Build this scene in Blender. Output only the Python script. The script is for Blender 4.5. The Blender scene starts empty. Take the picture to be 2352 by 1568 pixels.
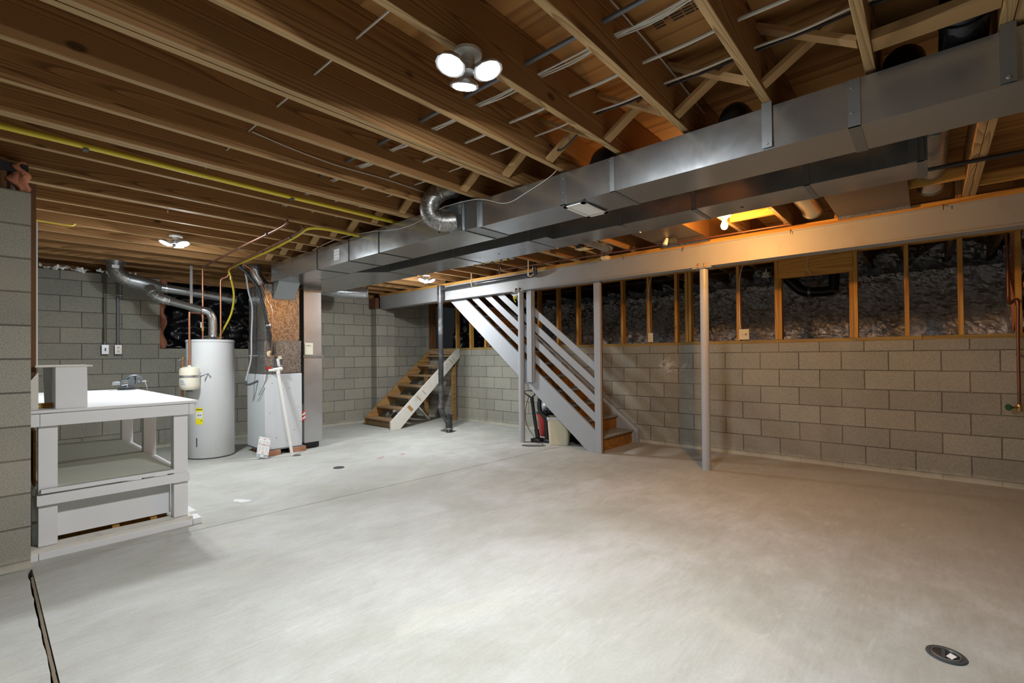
import bpy, bmesh, math, random
from mathutils import Vector, Matrix
S = bpy.context.scene
COL = S.collection
PI = math.pi
random.seed(7)

# ------------------------------------------------------------------ camera, world, exposure
CAM_H = 1.26
yaw, pit, rol = math.radians(41.5665), math.radians(0.578), math.radians(-0.5581)
fwd = Vector((math.cos(yaw)*math.cos(pit), math.sin(yaw)*math.cos(pit), math.sin(pit)))
rt = Vector((math.sin(yaw), -math.cos(yaw), 0))
up = rt.cross(fwd)
r2 = rt*math.cos(rol) + up*math.sin(rol)
u2 = -rt*math.sin(rol) + up*math.cos(rol)
cd = bpy.data.cameras.new('camera')
cam = bpy.data.objects.new('camera', cd); COL.objects.link(cam)
M = Matrix((r2, u2, -fwd)).transposed().to_4x4(); M.translation = Vector((0, 0, CAM_H))
cam.matrix_world = M
cd.sensor_fit = 'HORIZONTAL'; cd.sensor_width = 36.0
cd.lens = 1080.70/2352*36.0
cd.shift_y = 21.587/2352
cd.clip_start = 0.05; cd.clip_end = 60
S.camera = cam
W = bpy.data.worlds.new('world'); S.world = W; W.use_nodes = True
W.node_tree.nodes['Background'].inputs[0].default_value = (0.5, 0.55, 0.6, 1)
W.node_tree.nodes['Background'].inputs[1].default_value = 0.02
S.view_settings.view_transform = 'Standard'; S.view_settings.look = 'None'
S.view_settings.gamma = 1.0; S.view_settings.use_curve_mapping = False
S.view_settings.exposure = 0.14
S.cycles.use_denoising = True
S.cycles.max_bounces = 8; S.cycles.diffuse_bounces = 5; S.cycles.glossy_bounces = 4
S.cycles.sample_clamp_indirect = 6.0; S.cycles.sample_clamp_direct = 0
S.cycles.caustics_reflective = False; S.cycles.caustics_refractive = False
COOL = (0.93, 0.97, 1.0); WARM = (1.0, 0.46, 0.12)
P_MAIN, P_BACK, P_STAIR, P_BULB = 94.0, 56.0, 76.0, 72.0

# ------------------------------------------------------------------ node material helpers
def newmat(name):
    m = bpy.data.materials.new(name); m.use_nodes = True
    nt = m.node_tree; b = nt.nodes['Principled BSDF']
    return m, nt, b
def N(nt, t, **k):
    n = nt.nodes.new(t)
    for a, v in k.items(): setattr(n, a, v)
    return n
def lk(nt, a, b): nt.links.new(a, b)
def math_n(nt, op, a, b=None, clamp=False):
    n = N(nt, 'ShaderNodeMath', operation=op, use_clamp=clamp)
    for i, v in enumerate((a, b)):
        if v is None: continue
        if isinstance(v, (int, float)): n.inputs[i].default_value = v
        else: lk(nt, v, n.inputs[i])
    return n.outputs[0]
def ramp(nt, fac, stops):
    r = N(nt, 'ShaderNodeValToRGB'); e = r.color_ramp.elements
    while len(e) < len(stops): e.new(0.5)
    for i, (p, c) in enumerate(stops):
        e[i].position = p; e[i].color = (c[0], c[1], c[2], 1) if not isinstance(c, float) else (c, c, c, 1)
    lk(nt, fac, r.inputs[0]); return r.outputs[0]
def mixc(nt, fac, a, b, blend='MIX'):
    n = N(nt, 'ShaderNodeMix', data_type='RGBA', blend_type=blend)
    for s, v in ((n.inputs[0], fac), (n.inputs[6], a), (n.inputs[7], b)):
        if isinstance(v, (int, float)): s.default_value = v
        elif isinstance(v, tuple): s.default_value = (v[0], v[1], v[2], 1)
        else: lk(nt, v, s)
    return n.outputs[2]
def noise(nt, vec, scale, detail=4, rough=0.55, dist=0.0):
    n = N(nt, 'ShaderNodeTexNoise'); n.inputs['Scale'].default_value = scale
    n.inputs['Detail'].default_value = detail; n.inputs['Roughness'].default_value = rough
    n.inputs['Distortion'].default_value = dist
    lk(nt, vec, n.inputs['Vector']); return n.outputs['Fac']
def pos(nt, sc=(1, 1, 1), rnd=0.0):
    g = N(nt, 'ShaderNodeNewGeometry'); v = g.outputs['Position']
    if rnd:
        oi = N(nt, 'ShaderNodeObjectInfo'); mu = N(nt, 'ShaderNodeVectorMath', operation='SCALE')
        cb = N(nt, 'ShaderNodeCombineXYZ')
        for i in range(3): lk(nt, oi.outputs['Random'], cb.inputs[i])
        lk(nt, cb.outputs[0], mu.inputs[0]); mu.inputs['Scale'].default_value = rnd
        ad = N(nt, 'ShaderNodeVectorMath', operation='ADD'); lk(nt, v, ad.inputs[0]); lk(nt, mu.outputs[0], ad.inputs[1]); v = ad.outputs[0]
    m = N(nt, 'ShaderNodeVectorMath', operation='MULTIPLY'); lk(nt, v, m.inputs[0]); m.inputs[1].default_value = sc
    return m.outputs[0]
def bump(nt, b, h, strength=0.3, dist=0.01):
    n = N(nt, 'ShaderNodeBump'); n.inputs['Strength'].default_value = strength; n.inputs['Distance'].default_value = dist
    lk(nt, h, n.inputs['Height']); lk(nt, n.outputs[0], b.inputs['Normal'])

def wood(name, dark, light, axis='X', rough=0.65, rings=16.0, knots=True, var=0.12):
    m, nt, b = newmat(name)
    k = {'X': (0.16, 3.6, 3.6), 'Y': (3.6, 0.16, 3.6), 'Z': (3.6, 3.6, 0.16), 'D': (1.2, 1.2, 1.2)}[axis]
    v = pos(nt, k, 37.0)
    n1 = noise(nt, v, 1.0, 1.5, 0.4, 0.4)
    fr = math_n(nt, 'FRACT', math_n(nt, 'MULTIPLY', n1, rings))
    grain = ramp(nt, fr, [(0.0, 0.0), (0.55, 0.35), (0.9, 1.0), (1.0, 0.1)])
    k2 = tuple(a*14 for a in k)
    fine = noise(nt, pos(nt, k2, 11.0), 1.0, 3, 0.6)
    c = mixc(nt, grain, light, dark)
    c = mixc(nt, math_n(nt, 'MULTIPLY', fine, 0.55), c, mixc(nt, 0.5, dark, light), 'MIX')
    big = noise(nt, pos(nt, tuple(x*0.45 for x in k), 23.0), 1.0, 2)
    c = mixc(nt, 0.3, c, ramp(nt, big, [(0.3, 0.6), (0.7, 1.0)]), 'MULTIPLY')
    if knots:
        kv = {'X': (2.0, 3.6, 3.6), 'Y': (3.6, 2.0, 3.6), 'Z': (3.6, 3.6, 2.0), 'D': (4, 4, 4)}[axis]
        vo = N(nt, 'ShaderNodeTexVoronoi'); vo.inputs['Scale'].default_value = 1.0
        lk(nt, pos(nt, kv, 51.0), vo.inputs['Vector'])
        # elongated cells would stretch the knots, so the distance is thresholded tightly
        kn = ramp(nt, vo.outputs['Distance'], [(0.05, 1.0), (0.085, 0.0)])
        c = mixc(nt, math_n(nt, 'MULTIPLY', kn, 0.75), c, tuple(x*0.25 for x in dark))
    oi = N(nt, 'ShaderNodeObjectInfo')
    vv = ramp(nt, oi.outputs['Random'], [(0.0, 1.0-var), (1.0, 1.0+0.0)])
    c = mixc(nt, 1.0, c, vv, 'MULTIPLY')
    lk(nt, c, b.inputs['Base Color']); b.inputs['Roughness'].default_value = rough
    b.inputs['Specular IOR Level'].default_value = 0.25
    bump(nt, b, fine, 0.15, 0.004)
    return m

def plain(name, col, rough=0.5, metal=0.0, var=0.08, nscale=8.0, bumps=0.0, spec=0.5, grime=None):
    m, nt, b = newmat(name)
    n = noise(nt, pos(nt), nscale, 5, 0.6)
    c = mixc(nt, n, tuple(x*(1-var) for x in col), tuple(min(1, x*(1+var)) for x in col))
    if grime:
        g = noise(nt, pos(nt), 3.1, 6, 0.7)
        c = mixc(nt, ramp(nt, g, [(0.52, 0.0), (0.72, 0.6)]), c, grime)
    lk(nt, c, b.inputs['Base Color'])
    b.inputs['Roughness'].default_value = rough; b.inputs['Metallic'].default_value = metal
    b.inputs['Specular IOR Level'].default_value = spec
    if bumps: bump(nt, b, noise(nt, pos(nt), nscale*6, 3), bumps, 0.003)
    return m

def block_mat(name, axis, off, zoff=0.051, chalk=None):
    m, nt, b = newmat(name)
    g = N(nt, 'ShaderNodeNewGeometry'); s = N(nt, 'ShaderNodeSeparateXYZ'); lk(nt, g.outputs['Position'], s.inputs[0])
    cb = N(nt, 'ShaderNodeCombineXYZ')
    u = math_n(nt, 'SUBTRACT', s.outputs[0 if axis == 'X' else 1], off)
    w = math_n(nt, 'SUBTRACT', s.outputs[2], zoff)
    lk(nt, u, cb.inputs[0]); lk(nt, w, cb.inputs[1])
    wob = noise(nt, pos(nt, (5, 5, 5)), 1.0, 2)
    br = N(nt, 'ShaderNodeTexBrick'); br.offset = 0.5; br.offset_frequency = 2; br.squash = 1.0
    br.inputs['Scale'].default_value = 1.0; br.inputs['Brick Width'].default_value = 0.4064
    br.inputs['Row Height'].default_value = 0.2032; br.inputs['Mortar Size'].default_value = 0.0055
    br.inputs['Mortar Smooth'].default_value = 0.25; br.inputs['Bias'].default_value = 0.0
    br.inputs['Color1'].default_value = (0.285, 0.28, 0.24, 1); br.inputs['Color2'].default_value = (0.36, 0.35, 0.295, 1)
    br.inputs['Mortar'].default_value = (0.13, 0.125, 0.107, 1)
    lk(nt, cb.outputs[0], br.inputs['Vector'])
    sp = noise(nt, pos(nt), 130, 4, 0.75)
    c = mixc(nt, 0.85, br.outputs['Color'], ramp(nt, sp, [(0.3, 0.5), (0.5, 0.98), (0.72, 1.35)]), 'MULTIPLY')
    big = noise(nt, pos(nt), 1.6, 5, 0.6)
    c = mixc(nt, ramp(nt, big, [(0.45, 0.0), (0.75, 0.35)]), c, (0.46, 0.40, 0.30))
    # pale lime bloom low on the wall
    zz = ramp(nt, math_n(nt, 'ADD', s.outputs[2], math_n(nt, 'MULTIPLY', noise(nt, pos(nt), 9, 4), 0.09)), [(0.055, 0.75), (0.13, 0.0)])
    c = mixc(nt, zz, c, (0.60, 0.57, 0.46))
    if chalk:                                # white chalky smear rubbed on the blocks
        dv = N(nt, 'ShaderNodeVectorMath', operation='DISTANCE'); sc_ = N(nt, 'ShaderNodeVectorMath', operation='MULTIPLY')
        lk(nt, g.outputs['Position'], sc_.inputs[0]); sc_.inputs[1].default_value = (1, 0.6, 1.5)
        lk(nt, sc_.outputs[0], dv.inputs[0]); dv.inputs[1].default_value = (chalk[0], chalk[1]*0.6, chalk[2]*1.5)
        ck = math_n(nt, 'ADD', dv.outputs['Value'], math_n(nt, 'MULTIPLY', noise(nt, pos(nt), 11, 5, 0.7, 1.5), 0.9))
        c = mixc(nt, ramp(nt, ck, [(0.42, 0.75), (0.56, 0.0)]), c, (0.66, 0.64, 0.60))
    lk(nt, c, b.inputs['Base Color']); b.inputs['Roughness'].default_value = 0.92
    b.inputs['Specular IOR Level'].default_value = 0.15
    h = math_n(nt, 'ADD', math_n(nt, 'MULTIPLY', br.outputs['Fac'], -1.0), math_n(nt, 'MULTIPLY', sp, 0.22))
    h = math_n(nt, 'ADD', h, math_n(nt, 'MULTIPLY', wob, 0.15))
    bump(nt, b, h, 0.7, 0.008)
    return m

def concrete_mat():
    m, nt, b = newmat('concrete')
    v = pos(nt)
    a = noise(nt, v, 0.9, 6, 0.6, 0.6); d = noise(nt, pos(nt, (1.0, 1.6, 1)), 3.4, 7, 0.68, 0.3); f = noise(nt, v, 60, 3, 0.7)
    c = mixc(nt, ramp(nt, a, [(0.35, 0.0), (0.65, 1.0)]), (0.40, 0.405, 0.365), (0.53, 0.54, 0.525))
    pt = noise(nt, pos(nt, (0.8, 1.2, 1)), 1.7, 6, 0.62, 0.9)
    c = mixc(nt, ramp(nt, pt, [(0.50, 0.0), (0.68, 0.38)]), c, (0.31, 0.30, 0.255))
    c = mixc(nt, ramp(nt, pt, [(0.30, 0.4), (0.42, 0.0)]), c, (0.56, 0.55, 0.47))
    c = mixc(nt, ramp(nt, d, [(0.40, 0.0), (0.70, 0.38)]), c, (0.38, 0.375, 0.325))
    # brownish worn area toward the right-hand wall
    s = N(nt, 'ShaderNodeSeparateXYZ'); lk(nt, v, s.inputs[0])
    br = math_n(nt, 'SUBTRACT', math_n(nt, 'MULTIPLY', s.outputs[0], 0.42), math_n(nt, 'MULTIPLY', s.outputs[1], 0.22))
    br = math_n(nt, 'ADD', br, math_n(nt, 'MULTIPLY', math_n(nt, 'SUBTRACT', d, 0.5), 2.2))
    c = mixc(nt, ramp(nt, math_n(nt, 'MULTIPLY', br, 0.5), [(0.42, 0.0), (0.85, 0.55)]), c, (0.33, 0.31, 0.255))
    st = noise(nt, pos(nt, (2.2, 9, 1)), 1.3, 5, 0.7, 1.0)
    c = mixc(nt, ramp(nt, st, [(0.60, 0.0), (0.72, 0.35)]), c, (0.60, 0.60, 0.57))
    sk = noise(nt, v, 24, 5, 0.8)
    c = mixc(nt, ramp(nt, sk, [(0.66, 0.0), (0.74, 0.6)]), c, (0.28, 0.26, 0.22))
    fs = noise(nt, pos(nt, (3.0, 26, 1)), 1.0, 6, 0.75, 1.5)
    c = mixc(nt, 0.5, c, ramp(nt, fs, [(0.3, 0.84), (0.6, 1.05)]), 'MULTIPLY')
    c = mixc(nt, 0.5, c, ramp(nt, f, [(0.2, 0.82), (0.8, 1.1)]), 'MULTIPLY')
    lk(nt, c, b.inputs['Base Color'])
    lk(nt, ramp(nt, d, [(0.2, 0.55), (0.8, 0.8)]), b.inputs['Roughness'])
    b.inputs['Specular IOR Level'].default_value = 0.3
    bump(nt, b, math_n(nt, 'ADD', f, math_n(nt, 'MULTIPLY', d, 2.0)), 0.12, 0.004)
    return m

def galv(name, base=(0.52, 0.55, 0.565), rough=0.24, dark=None):
    m, nt, b = newmat(name)
    n = noise(nt, pos(nt), 2.2, 5, 0.6, 0.5); sp = noise(nt, pos(nt), 60, 3, 0.6)
    c = mixc(nt, n, tuple(x*0.8 for x in base), base)
    if dark:
        c = mixc(nt, ramp(nt, noise(nt, pos(nt), 60, 4, 0.8), [(0.46, 0.0), (0.56, 0.75)]), c, dark)
    lk(nt, c, b.inputs['Base Color']); b.inputs['Metallic'].default_value = 0.9
    lk(nt, ramp(nt, n, [(0.3, rough-0.04), (0.7, rough+0.05)]), b.inputs['Roughness'])
    wob = noise(nt, pos(nt, (1, 1, 1)), 3.0, 2, 0.4)
    bump(nt, b, wob, 0.25, 0.02)
    return m

def foil_mat():
    m, nt, b = newmat('foil')
    v = pos(nt)
    w1 = noise(nt, pos(nt, (1, 1.0, 0.8)), 9, 6, 0.75, 1.6); w2 = noise(nt, v, 34, 4, 0.7, 0.8)
    vo = N(nt, 'ShaderNodeTexVoronoi', feature='DISTANCE_TO_EDGE'); vo.inputs['Scale'].default_value = 7; lk(nt, v, vo.inputs['Vector'])
    b.inputs['Base Color'].default_value = (0.86, 0.86, 0.88, 1); b.inputs['Metallic'].default_value = 0.97
    b.inputs['Roughness'].default_value = 0.25
    h = math_n(nt, 'ADD', w1, math_n(nt, 'MULTIPLY', w2, 0.35))
    h = math_n(nt, 'ADD', h, math_n(nt, 'MULTIPLY', vo.outputs['Distance'], 0.6))
    bump(nt, b, h, 0.5, 0.03)
    return m
def emit(name, col, st):
    m, nt, b = newmat(name)
    b.inputs['Base Color'].default_value = (0.8, 0.8, 0.8, 1)
    b.inputs['Emission Color'].default_value = (*col, 1); b.inputs['Emission Strength'].default_value = st
    return m

JD, JL = (0.165, 0.077, 0.028), (0.50, 0.27, 0.105)
MW = {a: wood('joist_pine_'+a, JD, JL, a, rings=60) for a in 'XYZ'}
LD, LL = (0.40, 0.185, 0.038), (0.70, 0.38, 0.09)
MLITEDGE = wood('joist_lit_edge_pine', (0.27, 0.15, 0.062), (0.62, 0.43, 0.21), 'X', rings=70, knots=False)  # edge wood, paled further to carry light bounced up off the floor
ML = {a: wood('stud_pine_'+a, LD, LL, a, rings=30) for a in 'XYZ'}
MLD = wood('bridging_pine', (0.36, 0.21, 0.09), (0.55, 0.35, 0.16), 'D', rings=8, knots=False)
MSTEP = wood('step_pine', (0.27, 0.16, 0.08), (0.46, 0.31, 0.17), 'Y', rings=12)
MSTEPX = wood('step_stringer_pine', (0.30, 0.15, 0.05), (0.50, 0.29, 0.11), 'X', rings=12)
MPLY = wood('plywood', (0.24, 0.105, 0.032), (0.56, 0.30, 0.10), 'Y', rings=9, knots=True)
MOSB = wood('strand_board', (0.25, 0.11, 0.02), (0.46, 0.22, 0.05), 'D', rings=26, knots=False)
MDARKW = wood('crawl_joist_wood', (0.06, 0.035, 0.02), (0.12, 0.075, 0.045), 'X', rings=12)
MBOARD = wood('brown_board', (0.10, 0.045, 0.018), (0.18, 0.085, 0.03), 'Z', rings=20, knots=False)
MBLX = block_mat('block_along_x', 'X', 0.2525, 0.049)
MBLY = block_mat('block_along_y', 'Y', 0.32, 0.051, chalk=(6.28, 2.70, 1.10))
MCON = concrete_mat()
MGALV = galv('galvanised')
MGALVD = galv('galvanised_dull', (0.34, 0.36, 0.37), 0.40)
MSPOT = galv('galvanised_spotted', (0.44, 0.44, 0.43), 0.42, dark=(0.12, 0.10, 0.09))
MSPANG = galv('galvanised_spangle', (0.66, 0.68, 0.69), 0.25, dark=(0.30, 0.31, 0.33))
MPAN = galv('stained_sheet', (0.20, 0.17, 0.15), 0.42)
MRET = galv('return_sheet', (0.60, 0.62, 0.65), 0.36)
MBLKD = plain('black_duct', (0.035, 0.035, 0.037), 0.3, 0.6)
MBLKG = plain('black_duct_gloss', (0.05, 0.05, 0.052), 0.2, 0.8)
MFOIL = foil_mat()
MPLAS = plain('black_plastic_sheet', (0.012, 0.012, 0.014), 0.28, bumps=0.4, nscale=5)
MDIRT = plain('crawl_soil', (0.05, 0.042, 0.035), 0.95, bumps=0.6)
MINS = plain('insulation', (0.52, 0.22, 0.13), 0.98, var=0.4, nscale=22, bumps=1.0, spec=0.05)
MWHT = plain('white_paint', (0.72, 0.73, 0.74), 0.5, var=0.03, bumps=0.1, grime=None)
MWHTG = plain('white_paint_stained', (0.68, 0.66, 0.60), 0.6, var=0.1, grime=(0.30, 0.20, 0.12))
MSHELF = plain('cream_shelf_paint', (0.56, 0.57, 0.48), 0.55, var=0.06)
MGREY = plain('grey_paint', (0.37, 0.385, 0.41), 0.5, var=0.05, bumps=0.1)
MGREYD = plain('grey_tread_paint', (0.27, 0.27, 0.26), 0.55, var=0.15)
MBEAM = plain('beam_primer', (0.36, 0.365, 0.37), 0.5, var=0.07, nscale=4, grime=(0.34, 0.29, 0.24))
MPOLE = plain('pole_paint', (0.40, 0.42, 0.45), 0.4, var=0.05)
MAPPL = plain('appliance_enamel', (0.62, 0.65, 0.67), 0.35, var=0.03)
MHEAT = plain('heater_enamel', (0.66, 0.68, 0.69), 0.35, var=0.03)
MCREAM = plain('cream_enamel', (0.78, 0.74, 0.60), 0.3, var=0.03)
MPVC = plain('white_plastic', (0.80, 0.79, 0.76), 0.35, var=0.03)
MBIN = plain('beige_plastic', (0.66, 0.62, 0.46), 0.5, var=0.05)
MIVORY = plain('ivory_plastic', (0.74, 0.62, 0.38), 0.4, var=0.03)
MBLK = plain('black_rubber', (0.02, 0.02, 0.022), 0.45, var=0.2)
MBLKP = plain('black_pipe_paint', (0.03, 0.031, 0.034), 0.25, var=0.3, nscale=20, grime=(0.26, 0.26, 0.25))
MCOP = plain('copper', (0.60, 0.27, 0.16), 0.32, 0.9, var=0.2)
MCOPD = plain('aged_copper', (0.20, 0.085, 0.05), 0.45, 0.75, var=0.3)
MBRASS = plain('brass', (0.55, 0.38, 0.15), 0.35, 0.9)
MYEL = plain('yellow_jacket', (0.70, 0.55, 0.04), 0.45, var=0.08)
MCAB = plain('white_cable', (0.62, 0.60, 0.54), 0.5, var=0.08)
MCONDU = plain('grey_conduit', (0.16, 0.175, 0.19), 0.4, 0.3)
MCONDO = plain('olive_conduit', (0.13, 0.13, 0.09), 0.45, 0.2)
MSTEEL = plain('bright_steel', (0.62, 0.64, 0.66), 0.3, 0.9)
MIRON = plain('vise_iron', (0.10, 0.115, 0.125), 0.4, 0.5, var=0.3)
MRED = plain('red_plastic', (0.55, 0.03, 0.02), 0.35)
MGRN = plain('green_handle', (0.01, 0.07, 0.03), 0.4)
MBRICK = plain('red_brick', (0.42, 0.20, 0.12), 0.85, var=0.3, nscale=20, bumps=0.5)
MPAPER = plain('paper', (0.74, 0.74, 0.72), 0.7, var=0.04)
MLABY = plain('yellow_label', (0.85, 0.75, 0.02), 0.5)
MINK = plain('dark_ink', (0.02, 0.02, 0.02), 0.7)
MREDINK = plain('red_ink', (0.55, 0.08, 0.08), 0.7)
MGOLD = plain('cast_numeral', (0.45, 0.36, 0.22), 0.5, 0.3)
MCLEAR = plain('grey_tub_plastic', (0.40, 0.41, 0.42), 0.25)
MBLUE = plain('blue_stripe', (0.01, 0.02, 0.09), 0.4)
MLED = emit('led_lens', COOL, 40.0)
MBULB = emit('bulb_glass', (1.0, 0.62, 0.25), 60.0)
MDARKG = plain('dark_void_lining', (0.02, 0.02, 0.02), 0.9)

# ------------------------------------------------------------------ mesh builder
class MB:
    def __init__(s): s.bm = bmesh.new()
    def hexa(s, vs):
        v = [s.bm.verts.new(p) for p in vs]
        for f in ((0,3,2,1), (4,5,6,7), (0,1,5,4), (1,2,6,5), (2,3,7,6), (3,0,4,7)): s.bm.faces.new([v[i] for i in f])
        return s
    def box(s, x0, x1, y0, y1, z0, z1):
        return s.hexa([(x0,y0,z0),(x1,y0,z0),(x1,y1,z0),(x0,y1,z0),(x0,y0,z1),(x1,y0,z1),(x1,y1,z1),(x0,y1,z1)])
    def beam(s, a, b, w, h, up=(0, 0, 1)):      # box from a to b, width w (sideways), height h (along up)
        a, b, up = Vector(a), Vector(b), Vector(up); d = (b-a).normalized()
        sd = d.cross(up).normalized(); u = sd.cross(d).normalized()
        q = []
        for p in (a, b):
            q += [p - sd*w/2 - u*h/2, p + sd*w/2 - u*h/2, p + sd*w/2 + u*h/2, p - sd*w/2 + u*h/2]
        v = [s.bm.verts.new(p) for p in q]
        for f in ((0,1,2,3), (7,6,5,4), (0,4,5,1), (1,5,6,2), (2,6,7,3), (3,7,4,0)): s.bm.faces.new([v[i] for i in f])
        return s
    def prism(s, pts, axis, lo, hi):            # polygon in the two other axes, extruded along axis
        def P(p, t):
            return {'X': (t, p[0], p[1]), 'Y': (p[0], t, p[1]), 'Z': (p[0], p[1], t)}[axis]
        a = [s.bm.verts.new(P(p, lo)) for p in pts]; b = [s.bm.verts.new(P(p, hi)) for p in pts]
        s.bm.faces.new(a[::-1]); s.bm.faces.new(b); n = len(pts)
        for i in range(n): s.bm.faces.new([a[i], a[(i+1) % n], b[(i+1) % n], b[i]])
        return s
    def tube(s, pts, r, n=10, cap=True, corr=0.0):
        pts = [Vector(p) for p in pts]; rings = []
        prev = None
        for i, p in enumerate(pts):
            d = (pts[min(i+1, len(pts)-1)] - pts[max(i-1, 0)]).normalized()
            if prev is None:
                ref = Vector((0, 0, 1)) if abs(d.z) < 0.9 else Vector((1, 0, 0)); u = d.cross(ref).normalized()
            else:
                u = (prev - d*prev.dot(d)).normalized()
            prev = u; w = d.cross(u)
            rr = r[i] if isinstance(r, (list, tuple)) else r
            if corr: rr *= 1 + (corr if i % 2 else 0)
            rings.append([s.bm.verts.new(p + (u*math.cos(2*PI*k/n) + w*math.sin(2*PI*k/n))*rr) for k in range(n)])
        for a, b in zip(rings, rings[1:]):
            for k in range(n): s.bm.faces.new([a[k], a[(k+1) % n], b[(k+1) % n], b[k]])
        if cap: s.bm.faces.new(rings[0][::-1]); s.bm.faces.new(rings[-1])
        return s
    def lathe(s, c, prof, n=24, axis=(0, 0, 1)):   # profile [(radius, height)]
        ax = Vector(axis).normalized()
        q = Vector((0, 0, 1)).rotation_difference(ax); c = Vector(c); rings = []
        for r, h in prof:
            rings.append([s.bm.verts.new(c + q @ Vector((max(r, 1e-4)*math.cos(2*PI*k/n), max(r, 1e-4)*math.sin(2*PI*k/n), h))) for k in range(n)])
        for a, b in zip(rings, rings[1:]):
            for k in range(n): s.bm.faces.new([a[k], a[(k+1) % n], b[(k+1) % n], b[k]])
        s.bm.faces.new(rings[0][::-1]); s.bm.faces.new(rings[-1]); return s
    def cyl(s, a, b, r, n=16):
        return s.tube([a, b], r, n)
    def bez(s, pts, r, n=8, seg=8, **k):        # smooth path through the points
        return s.tube(smooth(pts, seg), r, n, **k)
    def grid(s, f, nu, nv):
        g = [[s.bm.verts.new(f(i/nu, j/nv)) for j in range(nv+1)] for i in range(nu+1)]
        for i in range(nu):
            for j in range(nv): s.bm.faces.new([g[i][j], g[i+1][j], g[i+1][j+1], g[i][j+1]])
        return s
def smooth(pts, seg=8):
    P = [Vector(p) for p in pts]; out = []
    for i in range(len(P)-1):
        p0, p1, p2, p3 = P[max(i-1, 0)], P[i], P[i+1], P[min(i+2, len(P)-1)]
        for k in range(seg):
            t = k/seg
            out.append(0.5*((2*p1) + (p2-p0)*t + (2*p0-5*p1+4*p2-p3)*t*t + (3*p1-p0-3*p2+p3)*t**3))
    out.append(P[-1]); return out
def mb(): return MB()
def mesh_obj(name, b, mat, parent=None, loc=None, bevel=0.0, shade=True):
    if parent is not None: loc = parent_world(parent)
    loc = Vector(loc) if loc is not None else Vector((0, 0, 0))
    bmesh.ops.recalc_face_normals(b.bm, faces=b.bm.faces)
    for v in b.bm.verts: v.co -= loc
    me = bpy.data.meshes.new(name); b.bm.to_mesh(me); b.bm.free()
    me.materials.append(mat)
    o = bpy.data.objects.new(name, me); COL.objects.link(o)
    if parent is not None: o.parent = parent
    else: o.location = loc
    if mat is MFOIL: shade = False          # crumpled foil keeps its facets
    if bevel:
        md = o.modifiers.new('bevel', 'BEVEL'); md.width = bevel; md.segments = 2; md.limit_method = 'ANGLE'; md.angle_limit = 0.8
    if shade:
        for p in me.polygons: p.use_smooth = True
        try: me.set_sharp_from_angle(angle=math.radians(35))
        except Exception: pass
    return o
def parent_world(o):
    p = Vector((0, 0, 0))
    while o is not None: p += o.location; o = o.parent
    return p
def thing(name, label, cat, loc, group=None):
    o = bpy.data.objects.new(name, None); COL.objects.link(o); o.location = loc
    o.empty_display_size = 0.05
    o['label'] = label; o['category'] = cat
    if group: o['group'] = group
    return o
def part(p, name, b, mat, bevel=0.0, label=None):
    o = mesh_obj(name, b, mat, parent=p, bevel=bevel)
    if label: o['label'] = label
    return o
def solo(name, b, mat, label, cat, loc=(0, 0, 0), group=None, bevel=0.0):
    o = mesh_obj(name, b, mat, loc=loc, bevel=bevel); o['label'] = label; o['category'] = cat
    if group: o['group'] = group
    return o
def struct(name, b, mat, **k):
    o = mesh_obj(name, b, mat, **k); o['kind'] = 'structure'; return o
def text(p, s, size, loc, xd, yd, mat, name='lettering', ext=0.0006):
    cu = bpy.data.curves.new(name, 'FONT'); cu.body = s; cu.size = size; cu.extrude = ext
    cu.align_x = 'CENTER'; cu.align_y = 'CENTER'
    t = bpy.data.objects.new(name, cu); COL.objects.link(t)
    bpy.context.view_layer.update()
    me = bpy.data.meshes.new_from_object(t.evaluated_get(bpy.context.evaluated_depsgraph_get()))
    bpy.data.objects.remove(t)
    xd, yd = Vector(xd).normalized(), Vector(yd).normalized(); zd = xd.cross(yd)
    R = Matrix((xd, yd, zd)).transposed().to_4x4(); R.translation = Vector(loc) - parent_world(p)
    me.transform(R); me.materials.clear(); me.materials.append(mat)
    o = bpy.data.objects.new(name, me); COL.objects.link(o); o.parent = p
    return o
def lamp(name, kind, loc, power, col, size=0.1, direction=None, parent=None, spread=PI):
    l = bpy.data.lights.new(name, kind); l.energy = power; l.color = col
    if kind == 'AREA': l.shape = 'DISK'; l.size = size; l.spread = spread
    else: l.shadow_soft_size = size
    o = bpy.data.objects.new(name, l); COL.objects.link(o)
    o.location = Vector(loc) - (parent_world(parent) if parent else Vector((0, 0, 0)))
    if direction is not None: o.rotation_mode = 'QUATERNION'; o.rotation_quaternion = Vector(direction).to_track_quat('-Z', 'Y')
    if parent: o.parent = parent
    return o

# ================================================================== STRUCTURE
ZJ, ZS = 2.48, 2.75                       # underside of joists, underside of subfloor
b = mb()                                   # floor: three slabs split by the control joint and the edge joint, on a sub-base
jy = lambda x: 4.10 - (x-0.2)*0.0517 - 0.012
b.prism([(0.205, -2.6), (6.4, -2.6), (6.4, jy(6.4)), (0.205, jy(0.205))], 'Z', -0.06, 0.0)
b.prism([(-2.2, jy(-2.2)+0.011), (6.4, jy(6.4)+0.011), (6.4, 8.6), (-2.2, 8.6)], 'Z', -0.06, 0.0)
rag = [(0.184+random.uniform(-0.003, 0.003), -2.6 + i*(6.68/90)) for i in range(91)]
b.prism([(-2.2, -2.6)] + rag + [(-2.2, 4.08)], 'Z', -0.06, -0.002)
FLOOR = struct('floor', b, MCON, shade=False)
struct('floor_subbase', mb().box(-2.2, 6.5, -2.6, 8.6, -0.12, -0.055), MDIRT)
struct('ceiling', mb().box(-2.2, 9.4, -2.8, 9.6, ZS, ZS+0.02), MPLY)
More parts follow.
